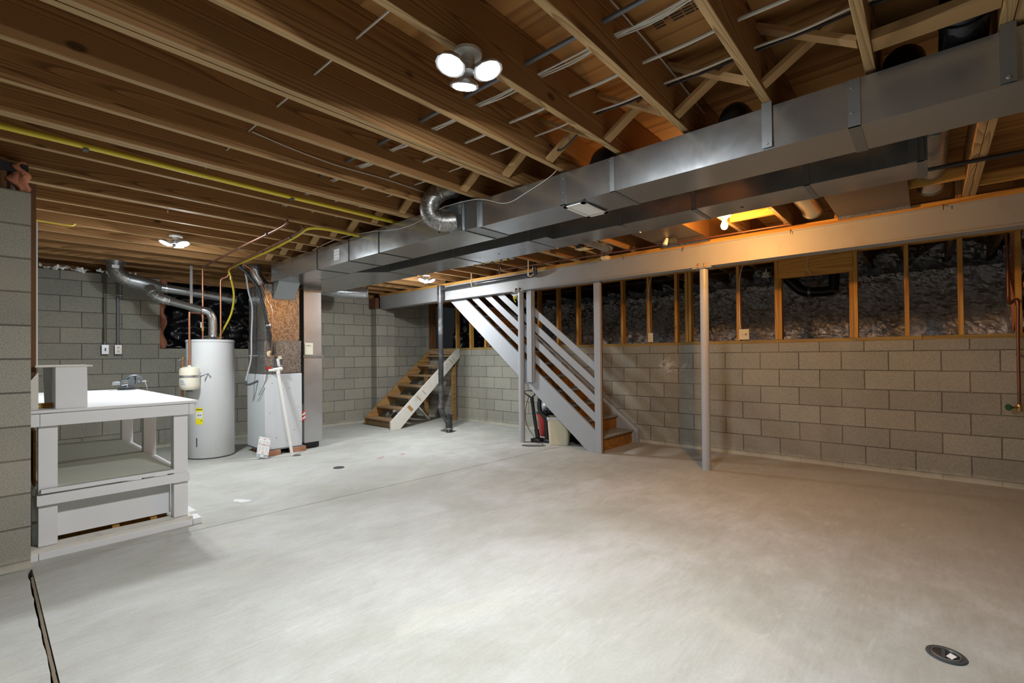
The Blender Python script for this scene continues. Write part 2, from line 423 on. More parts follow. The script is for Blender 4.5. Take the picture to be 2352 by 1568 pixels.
b = mb(); b.box(0.2, 1.69, 8.22, 8.42, 0, 2.40); b.box(1.69, 3.35, 8.22, 8.42, 0, 1.41); b.box(3.35, 6.48, 8.22, 8.42, 0, 2.40)
struct('wall_back', b, MBLX, shade=False)
b = mb(); b.box(6.28, 6.48, -2.8, 8.22, 0, 1.38); b.box(6.28, 6.48, 7.93, 8.22, 1.38, 2.40)
struct('wall_right', b, MBLY, shade=False)
struct('wall_stub', mb().box(-2.2, 0.2, 4.1, 4.3, 0, 2.285), MBLX, shade=False)
struct('wall_middle', mb().box(0.0, 0.195, 4.3, 8.22, 0, ZS), MBLY, shade=False)
struct('wall_left', mb().box(-2.4, -2.2, -2.8, 4.3, 0, ZS), MBLY, shade=False)
struct('wall_front', mb().box(-2.2, 6.48, -2.8, -2.6, 0, ZS), MBLX, shade=False)
# pier carrying the steel beam
b = mb().box(5.09, 5.50, 8.03, 8.2185, 0, 2.199)
solo('block_pier', b, MBLX, 'concrete block pier against the far wall holding up the end of the steel beam', 'pier', (5.3, 8.12, 0))
solo('rusty_shim', mb().box(5.04, 5.12, 7.98, 8.2, 2.2, 2.40), MCOPD, 'rust brown block packed beside the far end of the steel beam', 'shim', (5.08, 8.1, 2.2))
# rim boards and crawl space shell
struct('trim_1', mb().box(0.2, 9.0, 8.40, 8.44, 2.40, ZS), MW['X'])
struct('trim_2', mb().box(0.2, 1.69, 8.24, 8.40, 2.40, 2.42), MBOARD)
struct('ground_crawl', mb().box(6.48, 9.4, -1.2, 9.6, 1.0, 1.02), MDIRT)
struct('ground_crawl_far', mb().box(1.2, 6.48, 8.44, 9.6, 1.25, 1.27), MDIRT)
def drape(x, y0, y1, z0, z1, amp):
    def f(u, v):
        y = y0 + (y1-y0)*u; z = z0 + (z1-z0)*v
        fan = math.sin((y*6.2+2.0*math.sin(y*1.7))*(1.0+0.35*v))*0.05*(1-v) + math.sin(y*17+v*5)*0.016 + math.sin(y*31-v*9)*0.008
        return (x - (1-v)**1.6*0.10 + fan*amp*1.3 + math.sin(z*13+y*3)*0.012, y, z)
    return f
from mathutils import noise as mnoise
def crumple(f, amp, sc, ax):
    def g(u, v):
        p = Vector(f(u, v)); q = p*sc
        d = mnoise.noise(q)*0.6 + mnoise.noise(q*2.3+Vector((5, 1, 3)))*0.4 + 0.5*abs(mnoise.noise(q*0.7+Vector((9, 2, 7))))
        p[ax] += d*amp; return p
    return g
b = mb().grid(crumple(drape(8.25, -1.3, 9.3, 1.03, 2.33, 1.0), 0.05, 13.0, 0), 500, 64)
solo('foil_curtain', b, MFOIL, 'crumpled silver foil insulation draped along the crawl space behind the stud wall', 'foil insulation', (8.4, 3.0, 1.03))
def up_f(u, v):
    y = -1.3 + 10.6*u
    return (8.72+0.03*math.sin(y*23+v*5)+0.03*math.sin(y*9), y, 2.33+0.42*v+0.02*math.sin(y*19))
solo('foil_rim_strip', mb().grid(crumple(up_f, 0.10, 8.0, 0), 330, 14), MFOIL, 'wrinkled foil pushed up between the crawl space joist ends, above the draped foil', 'foil insulation', (8.7, 3.0, 2.33))
def side_f(u, v):
    x = 6.55+2.1*u
    return (x, -0.72+0.03*math.sin(x*15+v*3)+0.012*math.sin(x*41)+0.02*math.sin(v*17), 1.03+1.7*v)
solo('foil_side_panel', mb().grid(crumple(side_f, 0.05, 9.0, 1), 80, 60), MFOIL, 'foil-faced insulation on the short crawl space wall at the far right of the photo', 'foil insulation', (7.6, -0.72, 1.03))
b = mb().grid(lambda u, v: (6.50+0.3*u, -0.60-0.02*math.sin(u*12+v*8)-0.05*u, 1.45+1.0*v), 20, 20)
solo('orange_batt', b, MINS, 'rusty orange insulation batt edge beside the foil at the far right', 'insulation', (6.6, -0.6, 1.4))
def plas(u, v):
    x = 1.5+4.9*u; z = 1.27+1.46*v
    return (x, 8.95, z)
solo('black_sheeting', mb().grid(crumple(plas, 0.22, 3.3, 1), 160, 60), MPLAS, 'wrinkled black plastic sheeting behind the wall opening beside the water heater', 'plastic sheet', (2.5, 8.95, 1.27))
def plas2(u, v):
    y = 6.6+1.35*u; z = 1.03+1.7*v
    return (7.0+0.04*math.sin(y*13+z*5)+0.02*math.sin(y*31), y, z)
solo('black_sheeting', mb().grid(crumple(plas2, 0.15, 4.0, 0), 60, 60), MPLAS, 'wrinkled black plastic sheeting behind the wooden access steps', 'plastic sheet', (7.0, 7.2, 1.03))
b = mb().grid(lambda u, v: (1.695+0.10*u+0.02*math.sin(v*21)*u, 8.24+0.02*math.sin(u*5+v*13)+0.16*u, 1.42+1.0*v), 6, 30)
solo('insulation_strip', b, MINS, 'brownish pink insulation filling the left edge of the opening above the workbench wall', 'insulation', (1.7, 8.24, 1.42))
for i, (x0, x1) in enumerate(((0.47, 0.95), (1.0, 1.42))):
    b = mb().grid(crumple(lambda u, v: (x0+(x1-x0)*u, 8.205-0.03*v, 2.405+0.03*v), 0.06, 16.0, 2), 60, 5)
    solo('foil_scrap', b, MFOIL, ('torn silver foil edge on top of the back wall, left of both conduits' if i == 0 else 'torn silver foil edge on top of the back wall, around the heads of the conduits'), 'foil', ((x0+x1)/2, 8.2, 2.4))

# ================================================================== JOISTS
# (y, double?, label)
JO = [
 (-0.64, 0, 'floor joist farthest right, running over the trunk ducts at the picture edge'),
 (-0.2315, 0, 'thick floor joist crossing the top right corner above the main duct strap'),
 (-0.271, 0, 'second board of the doubled joist at the right edge, seen beyond the ducts'),
 (0.175, 0, 'floor joist at top right that meets the main duct just past the third strap'),
 (0.575, 0, 'floor joist at top right whose end has a metal duct strap nailed under it'),
 (0.985, 0, 'wide-looking floor joist next in front of the three-headed lamp, right side of it'),
 (1.392, 0, 'floor joist that carries the big three-headed lamp in the foreground'),
 (1.805, 0, 'floor joist first behind the foreground three-headed lamp, with a large knot below it'),
 (2.18, 0, 'near board of the doubled floor joist above the left foreground'),
 (2.225, 0, 'far board of the doubled floor joist above the left foreground'),
 (2.605, 0, 'floor joist next behind the doubled pair in the left foreground'),
 (3.004, 0, 'floor joist second behind the doubled pair, with chipped lower edge'),
 (3.385, 0, 'near board of the tight pair of joists just before the yellow gas pipe'),
 (3.425, 0, 'far board of the tight pair of joists just before the yellow gas pipe'),
 (3.815, 0, 'floor joist next to and just beyond the long yellow gas pipe'),
 (4.245, 0, 'floor joist resting over the end of the block stub wall'),
 (4.590, 1, 'broad-bottomed floor joist, first past the stub wall end'),
 (5.020, 0, 'floor joist second past the stub wall end, left side room'),
 (5.373, 0, 'floor joist in front of the lamp over the workbench room'),
 (5.790, 0, 'floor joist just behind the lamp over the workbench room'),
 (6.215, 0, 'floor joist above the water heater side, with the bent yellow tube hook'),
 (6.640, 0, 'dark-spotted floor joist over the water heater'),
 (7.080, 0, 'stained floor joist, third from the back block wall'),
 (7.500, 0, 'floor joist second from the back block wall'),
 (7.900, 0, 'floor joist nearest to the back block wall'),
]
def edge(o):                                # downward board edge: paler sawn wood, with floor bounce light painted into the colour
    o.data.materials.append(MLITEDGE)
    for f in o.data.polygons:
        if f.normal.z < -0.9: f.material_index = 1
for y, dbl, lab in JO:
    x0 = -2.15 if y < 4.3 else 0.2
    t = 0.064 if dbl else 0.038
    b = mb().box(x0, 5.285, y-t/2, y+t/2, ZJ, ZS-0.001)
    o = solo('floor_joist', b, MW['X'], lab, 'joist', (1.0, y, ZJ), 'ceiling joists of the basement', bevel=0.003)
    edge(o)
# continuation joists across the beam
CJ = [-1.05, -0.64, -0.2315, 0.175, 0.575, 0.985, 1.392, 1.805, 2.205, 2.605, 3.004, 3.405, 3.815, 4.245, 4.62, 5.02, 5.40, 5.80, 6.215, 6.64, 7.08, 7.50, 7.90]
words = ['first', 'second', 'third', 'fourth', 'fifth', 'sixth', 'seventh', 'eighth', 'ninth', 'tenth', 'eleventh', 'twelfth', 'thirteenth', 'fourteenth', 'fifteenth', 'sixteenth', 'seventeenth', 'eighteenth', 'nineteenth', 'twentieth', 'twenty-first', 'twenty-second', 'twenty-third']
for i, y in enumerate(CJ):
    x0 = 5.17 if not (3.2 < y < 6.6) else 6.36
    b = mb().box(x0, 8.9, y+0.020, y+0.058, ZJ, ZS-0.001)
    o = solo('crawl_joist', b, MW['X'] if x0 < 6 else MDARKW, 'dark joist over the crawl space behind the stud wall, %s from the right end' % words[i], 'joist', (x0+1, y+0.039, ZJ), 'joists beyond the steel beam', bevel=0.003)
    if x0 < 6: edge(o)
solo('stair_header', mb().box(6.31, 6.349, 3.06, 6.9, ZJ, ZS-0.001), MW['Y'], 'header board closing the stair opening above the stud wall', 'header', (6.33, 5, ZJ))
solo('stair_header', mb().box(5.29, 6.31, 3.06, 3.10, ZJ, ZS-0.001), MW['X'], 'short trimmer board across the foot end of the stair opening', 'header', (5.8, 3.08, ZJ))
# cross bridging, one X of two braces in every bay (far bays hold only what is seen)
JO.sort(key=lambda j: j[0])
bay_lab_ = {1: 'right-hand top corner bay', 2: 'bay holding the black duct elbow at top right', 3: 'bay just right of the first duct strap', 4: 'second bay right of the foreground lamp',
 5: 'bay just right of the foreground lamp', 6: 'bay just behind the foreground lamp', 7: 'bay right of the doubled foreground joist', 9: 'bay left of the doubled foreground joist',
 10: 'bay over the spotted duct elbow', 11: 'bay before the tight joist pair', 13: 'bay with the yellow gas pipe', 14: 'bay just left of the yellow gas pipe', 15: 'bay above the stub wall end', 16: 'first narrow bay left of the stub wall bay',
 17: 'bay before the workbench lamp', 18: 'bay of the workbench lamp', 19: 'bay behind the workbench lamp'}
bay_lab = {(k+1 if k >= 2 else k): v for k, v in bay_lab_.items()}
for i in range(1, 21):
    if i not in bay_lab or i == 3: continue
    ya, yb = JO[i-1][0]+0.020, JO[i][0]-0.020
    if yb-ya < 0.2: continue
    xc = 2.35
    root = thing('cross_bridging', 'crossed pine bridging braces in the '+bay_lab[i], 'brace', (xc, (ya+yb)/2, ZJ), 'bridging between ceiling joists')
    for s, x in ((0, xc-0.034), (1, xc+0.034)):
        a, c = (ya, yb) if s == 0 else (yb, ya)
        part(root, 'brace', mb().beam((x, a, ZJ+0.015), (x, c, ZS-0.03), 0.062, 0.02, up=(0, 1, 0.6)), MLD)
solo('flat_block', mb().box(2.33, 2.43, -0.21, 0.155, ZJ+0.012, ZJ+0.05), MLD, 'wide flat pine block in front of the black elbows at the top right corner', 'block', (2.38, -0.03, ZJ))
# solid blocks and flat braces seen at the far right past the second duct
for (x, ya, yb, lab) in ((4.62, 0.195, -0.21, 'pine cross piece in the last bay before the right picture edge, beyond the ducts'), (4.9, -0.25, -0.62, 'pine cross piece at the extreme right, beyond the ducts')):
    solo('flat_block', mb().box(x, x+0.04, min(ya, yb), max(ya, yb), ZJ+0.01, ZJ+0.09), ML['Y'], lab, 'block', (x, (ya+yb)/2, ZJ))
solo('flat_block', mb().box(4.62, 4.66, 1.006, 1.372, ZJ+0.005, ZS-0.002), ML['Y'], 'bright solid wood block between joists right beside the glowing bulb', 'block', (4.64, 1.2, ZJ))
solo('flat_block', mb().box(4.62, 4.66, 2.64, 2.98, ZJ+0.03, ZS-0.01), ML['Y'], 'wood block between joists left of the smoke detector', 'block', (4.64, 2.8, ZJ))

# ================================================================== STEEL BEAM, PLATE, COLUMNS
t = thing('steel_beam', 'grey primed steel I-beam running from the right picture edge to the far block pier', 'beam', (5.235, 3, 2.2))
part(t, 'lower_flange', mb().box(5.155, 5.315, -2.55, 8.02, 2.20, 2.211), MBEAM)
part(t, 'upper_flange', mb().box(5.155, 5.315, -2.55, 8.02, 2.427, 2.438), MBEAM)
part(t, 'web', mb().box(5.17, 5.182, -2.55, 8.02, 2.21, 2.428), MBEAM)
solo('beam_plate', mb().box(5.15, 5.32, -2.55, 8.02, 2.438, 2.4795), ML['Y'], 'orange pine plate lying on top of the steel beam under the joists', 'plate', (5.235, 3, 2.44), bevel=0.003)
for i, y in enumerate((-0.1, 0.98, 2.02, 2.75)):
    t = solo('bent_nail', mb().tube([(5.15, y, 2.445), (5.140, y, 2.43), (5.140, y, 2.40)], 0.003, 6), MCOPD,
      ['bent nail over the beam edge at the far right', 'bent nail over the beam edge right of the bulb', 'bent nail over the beam edge under the left sheet metal pan', 'bent nail over the beam edge near the smoke detector'][i], 'nail', (5.14, y, 2.42), 'nails clamping the beam plate')
for (y, lab) in ((1.83, 'round grey steel column under the beam, right of the staircase'), (4.46, 'round grey steel column in front of the staircase')):
    t = thing('steel_column', lab, 'column', (5.235, y, 0), 'columns under the steel beam')
    part(t, 'tube', mb().cyl((5.235, y, 0), (5.235, y, 2.188), 0.0445, 24), MPOLE)
    part(t, 'cap_plate', mb().box(5.165, 5.305, y-0.10, y+0.10, 2.186, 2.1995), MBEAM)
    for s in (-1, 1):
        part(t, 'bolt', mb().cyl((5.16, y+s*0.035, 2.19), (5.16, y+s*0.035, 2.24), 0.008, 8), MCOPD)

# ================================================================== STUD WALL ON THE RIGHT BLOCK WALL
XS = 6.285
solo('sill_plate', mb().box(XS-0.002, XS+0.14, 0.05, 7.9, 1.38, 1.42), wood('treated_sill', (0.28, 0.17, 0.05), (0.44, 0.30, 0.10), 'Y'), 'long greenish sill plate on the block wall under the studs, left length', 'plate', (XS, 4, 1.38), bevel=0.003)
solo('sill_plate', mb().box(XS-0.002, XS+0.14, -2.6, 0.045, 1.38, 1.42), bpy.data.materials['treated_sill'], 'sill plate on the block wall under the studs, right length past the butt joint', 'plate', (XS, -1, 1.38), bevel=0.003)
solo('top_plate', mb().box(XS, XS+0.09, -2.6, 7.92, 2.362, 2.40), ML['Y'], 'pine top plate of the stud wall just under the beam line', 'plate', (XS, 3, 2.36), bevel=0.003)
solo('top_plate', mb().box(XS, XS+0.09, -2.6, 7.92, 2.402, 2.479), ML['Y'], 'upper doubled plate of the stud wall carrying the crawl space joists', 'plate', (XS, 3, 2.40), bevel=0.003)
ST = [(-1.02, 'stud beyond the copper pipe at the far right'), (-0.62, 'stud at the right picture edge behind the copper pipe'), (-0.235, 'stud first left of the copper pipe at the right edge'), (0.165, 'stud second left of the copper pipe at the right edge'),
      (0.59, 'full height stud on the right side of the framed opening'), (1.355, 'full height stud on the left side of the framed opening'),
      (1.785, 'stud behind the double switch box'), (2.39, 'right board of the doubled stud left of the round column'), (2.435, 'left board of the doubled stud left of the round column'), (2.58, 'stud just left of the doubled stud'),
      (2.985, 'stud behind the single switch box'), (3.395, 'stud next right of the newel post'), (3.80, 'stud just left of the newel post'), (4.18, 'stud second left of the newel post'), (4.57, 'stud seen just right of the hanging post'),
      (4.97, 'stud seen between the railing boards by the round column'), (5.38, 'stud hidden mostly behind the upper railing boards'), (5.80, 'stud behind the top of the staircase'), (6.25, 'second stud right of the access steps'), (6.66, 'first stud right of the access steps'), (7.06, 'stud beside the top of the access steps')]
for y, lab in ST:
    solo('wall_stud', mb().box(XS, XS+0.089, y-0.019, y+0.019, 1.42, 2.3615), ML['Z'], 'pine '+lab, 'stud', (XS+0.04, y, 1.42), 'studs standing on the right block wall', bevel=0.003)
for y, lab in ((1.317, 'left'), (0.628, 'right')):
    solo('jack_stud', mb().box(XS, XS+0.089, y-0.018, y+0.018, 1.42, 2.145), ML['Z'], 'short pine stud carrying the %s end of the header over the framed opening' % lab, 'stud', (XS+0.04, y, 1.42), 'header studs', bevel=0.003)
solo('opening_header', mb().box(XS, XS+0.08, 0.61, 1.335, 2.146, 2.361), ML['Y'], 'wide knotty pine header over the framed opening in the stud wall', 'header', (XS+0.04, 0.97, 2.146), bevel=0.003)
solo('corner_post', mb().box(6.29, 6.38, 7.80, 7.925, 1.39, 2.36), MBOARD, 'dark reddish post at the inner corner above the access steps', 'post', (6.33, 7.86, 1.39))
# long dark braces in crawl space
for i, (y, z0) in enumerate(((2.1, 2.42), (3.5, 2.43), (5.2, 2.43))):
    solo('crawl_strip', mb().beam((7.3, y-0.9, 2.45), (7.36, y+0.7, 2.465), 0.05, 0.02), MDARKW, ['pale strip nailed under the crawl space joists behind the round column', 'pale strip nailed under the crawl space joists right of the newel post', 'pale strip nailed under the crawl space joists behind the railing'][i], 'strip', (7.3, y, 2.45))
for i, (y, s) in enumerate(((0.35, 1), (-0.05, -1), (-0.45, 1), (1.2, 1), (1.6, -1))):
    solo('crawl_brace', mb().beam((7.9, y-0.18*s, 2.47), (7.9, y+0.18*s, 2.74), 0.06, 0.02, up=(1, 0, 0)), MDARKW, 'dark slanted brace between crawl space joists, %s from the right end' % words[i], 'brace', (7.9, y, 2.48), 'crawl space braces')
# switch boxes with their cables
def switchbox(y, w, n, lab, cy):
    t = thing('switch_box', lab, 'switch', (XS-0.03, y, 1.43))
    part(t, 'back_box', mb().box(XS-0.026, XS-0.001, y-w/2+0.008, y+w/2-0.008, 1.433, 1.555), MDARKG)
    part(t, 'cover_plate', mb().box(XS-0.034, XS-0.026, y-w/2, y+w/2, 1.43, 1.56), MIVORY, bevel=0.003)
    for k in range(n):
        yy = y + (k-(n-1)/2)*0.046
        part(t, 'toggle', mb().box(XS-0.046, XS-0.034, yy-0.005, yy+0.005, 1.485, 1.505), MIVORY if k or n == 1 else MBLK)
    solo('switch_cable', mb().bez([(XS-0.01, cy, 1.56), (XS-0.012, cy+0.01, 1.68), (XS-0.01, cy+0.012, 2.1), (XS-0.02, cy-0.004, 2.24), (XS-0.006, cy-0.03, 2.36)], 0.005, 8), MCAB, 'white cable running up the stud from the '+('double' if n == 2 else 'single')+' switch box', 'cable', (XS, cy, 1.56))
switchbox(2.935, 0.075, 1, 'ivory single switch box on a stud right of the newel post', 2.95)
switchbox(1.71, 0.115, 2, 'ivory double switch box on a stud right of the round column', 1.75)
solo('hanging_wire', mb().bez([(XS-0.008, 1.02, 2.36), (XS-0.02, 1.03, 2.3), (XS-0.03, 1.03, 2.22), (XS-0.03, 0.99, 2.14)], 0.004, 6), MCAB, 'white wire loop hanging over the header of the framed opening', 'cable', (XS, 1.0, 2.2))
# round black duct hanging in crawl space
t = thing('crawl_duct', 'glossy black round duct elbow hanging in the crawl space behind the framed opening', 'duct', (7.9, 1.2, 2.1))
part(t, 'elbow', mb().tube(smooth([(7.9, 1.62, 2.46), (7.9, 1.50, 2.30), (7.9, 1.38, 2.17), (7.9, 1.28, 2.13)], 3), 0.075, 20), MBLKD)
part(t, 'run', mb().tube([(7.9, 1.28, 2.13), (7.9, 1.10, 2.12), (7.9, 0.98, 2.13)], 0.07, 20), MBLKD)
part(t, 'riser', mb().tube([(7.9, 0.99, 2.12), (7.9, 0.98, 2.3), (7.9, 0.98, 2.46)], 0.066, 20), MBLKD)
part(t, 'collar', mb().cyl((7.9, 1.29, 2.13), (7.9, 1.26, 2.13), 0.08, 20), MGALVD)
# copper riser with hose tap at the right edge
t = thing('copper_riser', 'aged copper water pipe with green-handled hose tap at the right block wall', 'pipe', (6.2, -0.6, 0.7))
part(t, 'pipe', mb().bez([(6.2, -0.60, 0.75), (6.2, -0.60, 1.3), (6.2, -0.605, 1.68)], 0.012, 12), MCOPD)
part(t, 'elbow', mb().bez([(6.2, -0.605, 1.67), (6.21, -0.60, 1.72), (6.26, -0.585, 1.72), (6.34, -0.565, 1.70), (6.37, -0.56, 1.76)], 0.014, 12), MCOPD)
part(t, 'upper_pipe', mb().bez([(6.37, -0.56, 1.74), (6.37, -0.56, 2.1), (6.37, -0.55, 2.47)], 0.013, 12), MCOPD)
v = part(t, 'tap_body', mb().lathe((6.2, -0.60, 0.745), [(0.018, -0.03), (0.022, -0.01), (0.022, 0.02), (0.014, 0.035)], 14), MBRASS)
mesh_obj('spout', mb().bez([(6.2, -0.60, 0.75), (6.17, -0.575, 0.75), (6.15, -0.55, 0.75)], 0.011, 10), MBRASS, parent=v)
mesh_obj('tap_handle', mb().lathe((6.14, -0.53, 0.752), [(0.028, 0), (0.03, 0.005), (0.028, 0.01)], 12, axis=(-0.6, 0.8, 0)), MGRN, parent=v)
part(t, 'wall_strap', mb().box(6.19, 6.28, -0.612, -0.592, 1.22, 1.235), MCOPD)

# ================================================================== DUCTS
def seam(t, x0, x1, y, z0, z1, w=0.012, mat=None, name='drive_cleat'):
    e = 0.004; m = mb()
    m.box(x0-e, x0, y-w/2, y+w/2, z0-e, z1); m.box(x0-e, x1+e, y-w/2, y+w/2, z0-e, z0); m.box(x1, x1+e, y-w/2, y+w/2, z0, z1)
    return part(t, name, m, mat or MGALVD)
def shallow_box(x0, x1, y0, y1, z0, z1, sag=0.006):
    # sheet metal box with the slight cross-broken pyramid on the faces
    m = mb(); bm = m.bm
    c = [(x0,y0,z0),(x1,y0,z0),(x1,y1,z0),(x0,y1,z0),(x0,y0,z1),(x1,y0,z1),(x1,y1,z1),(x0,y1,z1)]
    v = [bm.verts.new(p) for p in c]
    def fan(i, d):
        cc = sum((v[k].co for k in i), Vector())/4 + Vector(d); m_ = bm.verts.new(cc)
        for a in range(4): bm.faces.new([v[i[a]], v[i[(a+1) % 4]], m_])
    fan((0,3,2,1), (0, 0, -sag)); fan((0,4,7,3), (-sag*0.6, 0, 0)); fan((1,2,6,5), (sag*0.6, 0, 0))
    bm.faces.new([v[i] for i in (4,5,6,7)]); bm.faces.new([v[i] for i in (0,1,5,4)]); bm.faces.new([v[i] for i in (3,7,6,2)])
    return m
Z0, Z1 = 2.25, 2.458
t = thing('main_duct', 'big rectangular galvanised trunk duct running from the furnace to the right edge under the joists', 'duct', (2.7, 3, 2.25))
for (a, b_) in ((-2.3, 0.232), (0.232, 1.425), (1.425, 2.57)):
    part(t, 'section', shallow_box(2.54, 2.868, a, b_, Z0, Z1), MGALV)
part(t, 'offset_collar', mb().box(2.51, 2.878, 2.57, 2.72, 2.245, 2.470), MGALVD)
for (a, b_) in ((2.72, 3.87), (3.87, 4.42), (4.42, 5.10), (5.10, 6.36)):
    part(t, 'section', shallow_box(2.488, 2.868, a, b_, 2.243, 2.472, 0.008), MGALV)
for y in (0.232, 1.425, 1.79): seam(t, 2.54, 2.868, y, Z0, Z1, 0.045 if y != 1.425 else 0.03)
for y in (2.715, 3.875, 4.42, 5.10, 5.72): seam(t, 2.488, 2.868, y, 2.243, 2.472, 0.012, MBLKD if y in (3.875, 5.10, 4.42) else MGALVD)
for (y, z) in ((0.24, 2.31), (0.24, 2.42), (1.44, 2.3), (1.44, 2.44), (1.79, 2.28), (1.79, 2.33), (1.79, 2.42)):
    part(t, 'screw', mb().lathe((2.536, y, z), [(0.005, 0), (0.004, 0.003)], 8, axis=(-1, 0, 0)), MSTEEL)
hd = mb().prism([(6.20, 2.243), (6.36, 2.243), (6.385, 2.04), (6.375, 2.03)], 'X', 2.52, 2.79)
part(t, 'throat', hd, MGALVD)
n = part(t, 'taped_note', mb().box(2.482, 2.4835, 4.60, 4.715, 2.285, 2.40), MPAPER)
for k in range(3):
    for j in range(4):
        mesh_obj('scribble', mb().box(2.4815, 2.482, 4.615+j*0.024, 4.630+j*0.024, 2.30+k*0.035, 2.315+k*0.035 if (j+k) % 2 else 2.307+k*0.035), MGALVD, parent=n)
for (y, zt, lab) in ((0.575, 2.481, 'short metal hanger strap from a joist end down the main duct side'), (-0.235, 2.481, 'metal hanger strap on the main duct at the top right picture edge')):
    t = thing('duct_strap', lab, 'strap', (2.53, y, 2.26), 'straps on the main duct')
    part(t, 'strip', mb().box(2.528, 2.5335, y-0.022, y+0.022, 2.258, zt-0.003), MGALVD)
    part(t, 'rivet', mb().lathe((2.528, y, 2.275), [(0.007, 0), (0.005, 0.004)], 10, axis=(-1, 0, 0)), MSTEEL)
t = thing('air_register', 'white louvred air register on the underside of the main duct', 'register', (2.71, 1.72, 2.24))
fr = mb(); x0, x1, y0, y1 = 2.555, 2.86, 1.64, 1.80
for q in ((x0, x0+0.03, y0, y1), (x1-0.03, x1, y0, y1), (x0, x1, y0, y0+0.025), (x0, x1, y1-0.025, y1)): fr.box(*q, 2.234, 2.240)
part(t, 'frame', fr, MPVC)
lo = mb()
for k in range(22): lo.beam((x0+0.035+k*0.011, y0+0.02, 2.239), (x0+0.035+k*0.011, y1-0.02, 2.239), 0.008, 0.001, up=(0.5, 0, 1))
part(t, 'louvres', lo, MPVC)
part(t, 'damper_plate', mb().box(x0+0.03, x0+0.15, y0+0.02, y1-0.02, 2.240, 2.2415), MBEAM)

t = thing('second_duct', 'rectangular galvanised trunk duct running parallel beyond the main duct', 'duct', (3.4, 2, 2.25))
for (a, b_) in ((0.0, 0.53), (0.53, 1.195), (1.195, 2.385)): part(t, 'section', shallow_box(3.235, 3.545, a, b_, 2.25, 2.455), MGALV)
part(t, 'step_piece', mb().box(3.14, 3.545, 2.385, 2.56, 2.25, 2.455), MGALV)
part(t, 'section', shallow_box(3.14, 3.545, 2.56, 3.55, 2.25, 2.455), MGALV)
part(t, 'section', shallow_box(3.14, 3.545, 3.55, 4.72, 2.25, 2.455), MGALV)
part(t, 'wide_section', mb().prism([(3.14, 4.72), (3.545, 4.72), (3.555, 6.86), (2.885, 6.86), (2.885, 5.0)], 'Z', 2.247, 2.455), MGALV)
for y in (0.02, 0.53, 1.195, 1.75): seam(t, 3.235, 3.545, y, 2.25, 2.455, 0.03)
for y in (2.57, 3.55, 4.70): seam(t, 3.14, 3.545, y, 2.25, 2.455, 0.012)
part(t, 'end_cap', mb().box(3.232, 3.548, -0.008, 0.0, 2.247, 2.458), MGALVD)
part(t, 'test_port', mb().lathe((3.40, 0.93, 2.2435), [(0.012, 0), (0.012, 0.004)], 12), MBLKD)
part(t, 'test_port', mb().lathe((3.32, 3.1, 2.2435), [(0.012, 0), (0.012, 0.004)], 12), MBLKD)
for (ya, lab) in ((0.03, 'metal hanger strap wrapped at the capped end of the second duct'),):
    solo('duct_strap', mb().box(3.222, 3.231, 0.03, 0.07, 2.25, 2.476), MGALVD, lab, 'strap', (3.23, ya, 2.3), 'straps on the main duct')
# round branches
t = thing('branch_duct', 'spotted round metal elbow duct leaving the side of the main duct', 'duct', (2.4, 2.9, 2.3))
path = smooth([(2.50, 2.80, 2.335), (2.42, 2.87, 2.325), (2.36, 2.93, 2.37), (2.345, 2.93, 2.46), (2.39, 2.88, 2.55), (2.50, 2.81, 2.60), (2.70, 2.80, 2.62), (3.05, 2.80, 2.62)], 3)
part(t, 'elbow', mb().tube(path, 0.076, 20), MSPOT)
for k in (3, 6, 9, 12, 15):
    d = (path[k+1]-path[k]).normalized()
    part(t, 'crimp_ring', mb().cyl(path[k]-d*0.004, path[k]+d*0.004, 0.0785, 20), MSPANG)
part(t, 'damper_tab', mb().beam((2.478, 3.0, 2.33), (2.478, 3.0, 2.27), 0.015, 0.004, up=(1, 0, 0)), MGALVD)
def bay_branch(y, zc, lab, mat, xs, up=False, r=0.075):
    t = thing('branch_duct', lab, 'duct', (xs, y, 2.5), 'round branch ducts in the joist bays')
    pts = smooth([(xs, y, 2.462), (xs, y, 2.50), (xs+0.05, y, zc-0.01), (xs+0.16, y, zc)], 3)
    part(t, 'elbow', mb().tube(pts, r, 20), mat)
    part(t, 'collar', mb().cyl((xs, y, 2.459), (xs, y, 2.468), r+0.018, 24), mat)
    return t
bay_branch(0.07, 2.59, 'dull black round duct fitting left of the shiny elbow at the top right corner', MBLKD, 2.76, r=0.08)
t = thing('branch_duct', 'shiny black round duct elbow above the main duct at the top right corner', 'duct', (2.5, -0.13, 2.46), 'round branch ducts in the joist bays')
part(t, 'elbow', mb().tube(smooth([(2.66, -0.12, 2.50), (2.58, -0.12, 2.54), (2.47, -0.12, 2.57), (2.36, -0.12, 2.60), (2.0, -0.12, 2.62)], 3), 0.075, 24), MBLKG)
part(t, 'ring', mb().cyl((2.52, -0.12, 2.553), (2.49, -0.12, 2.563), 0.081, 24), MBLKG)
part(t, 'collar', mb().cyl((2.67, -0.12, 2.461), (2.67, -0.12, 2.48), 0.095, 24), MBLKG)
bay_branch(0.78, 2.57, 'dark round duct fitting peeking over the main duct left of the strap', MBLKD, 2.70)
bay_branch(1.60, 2.575, 'dark round duct fitting peeking over the main duct behind the foreground lamp joist', MBLKD, 2.70)
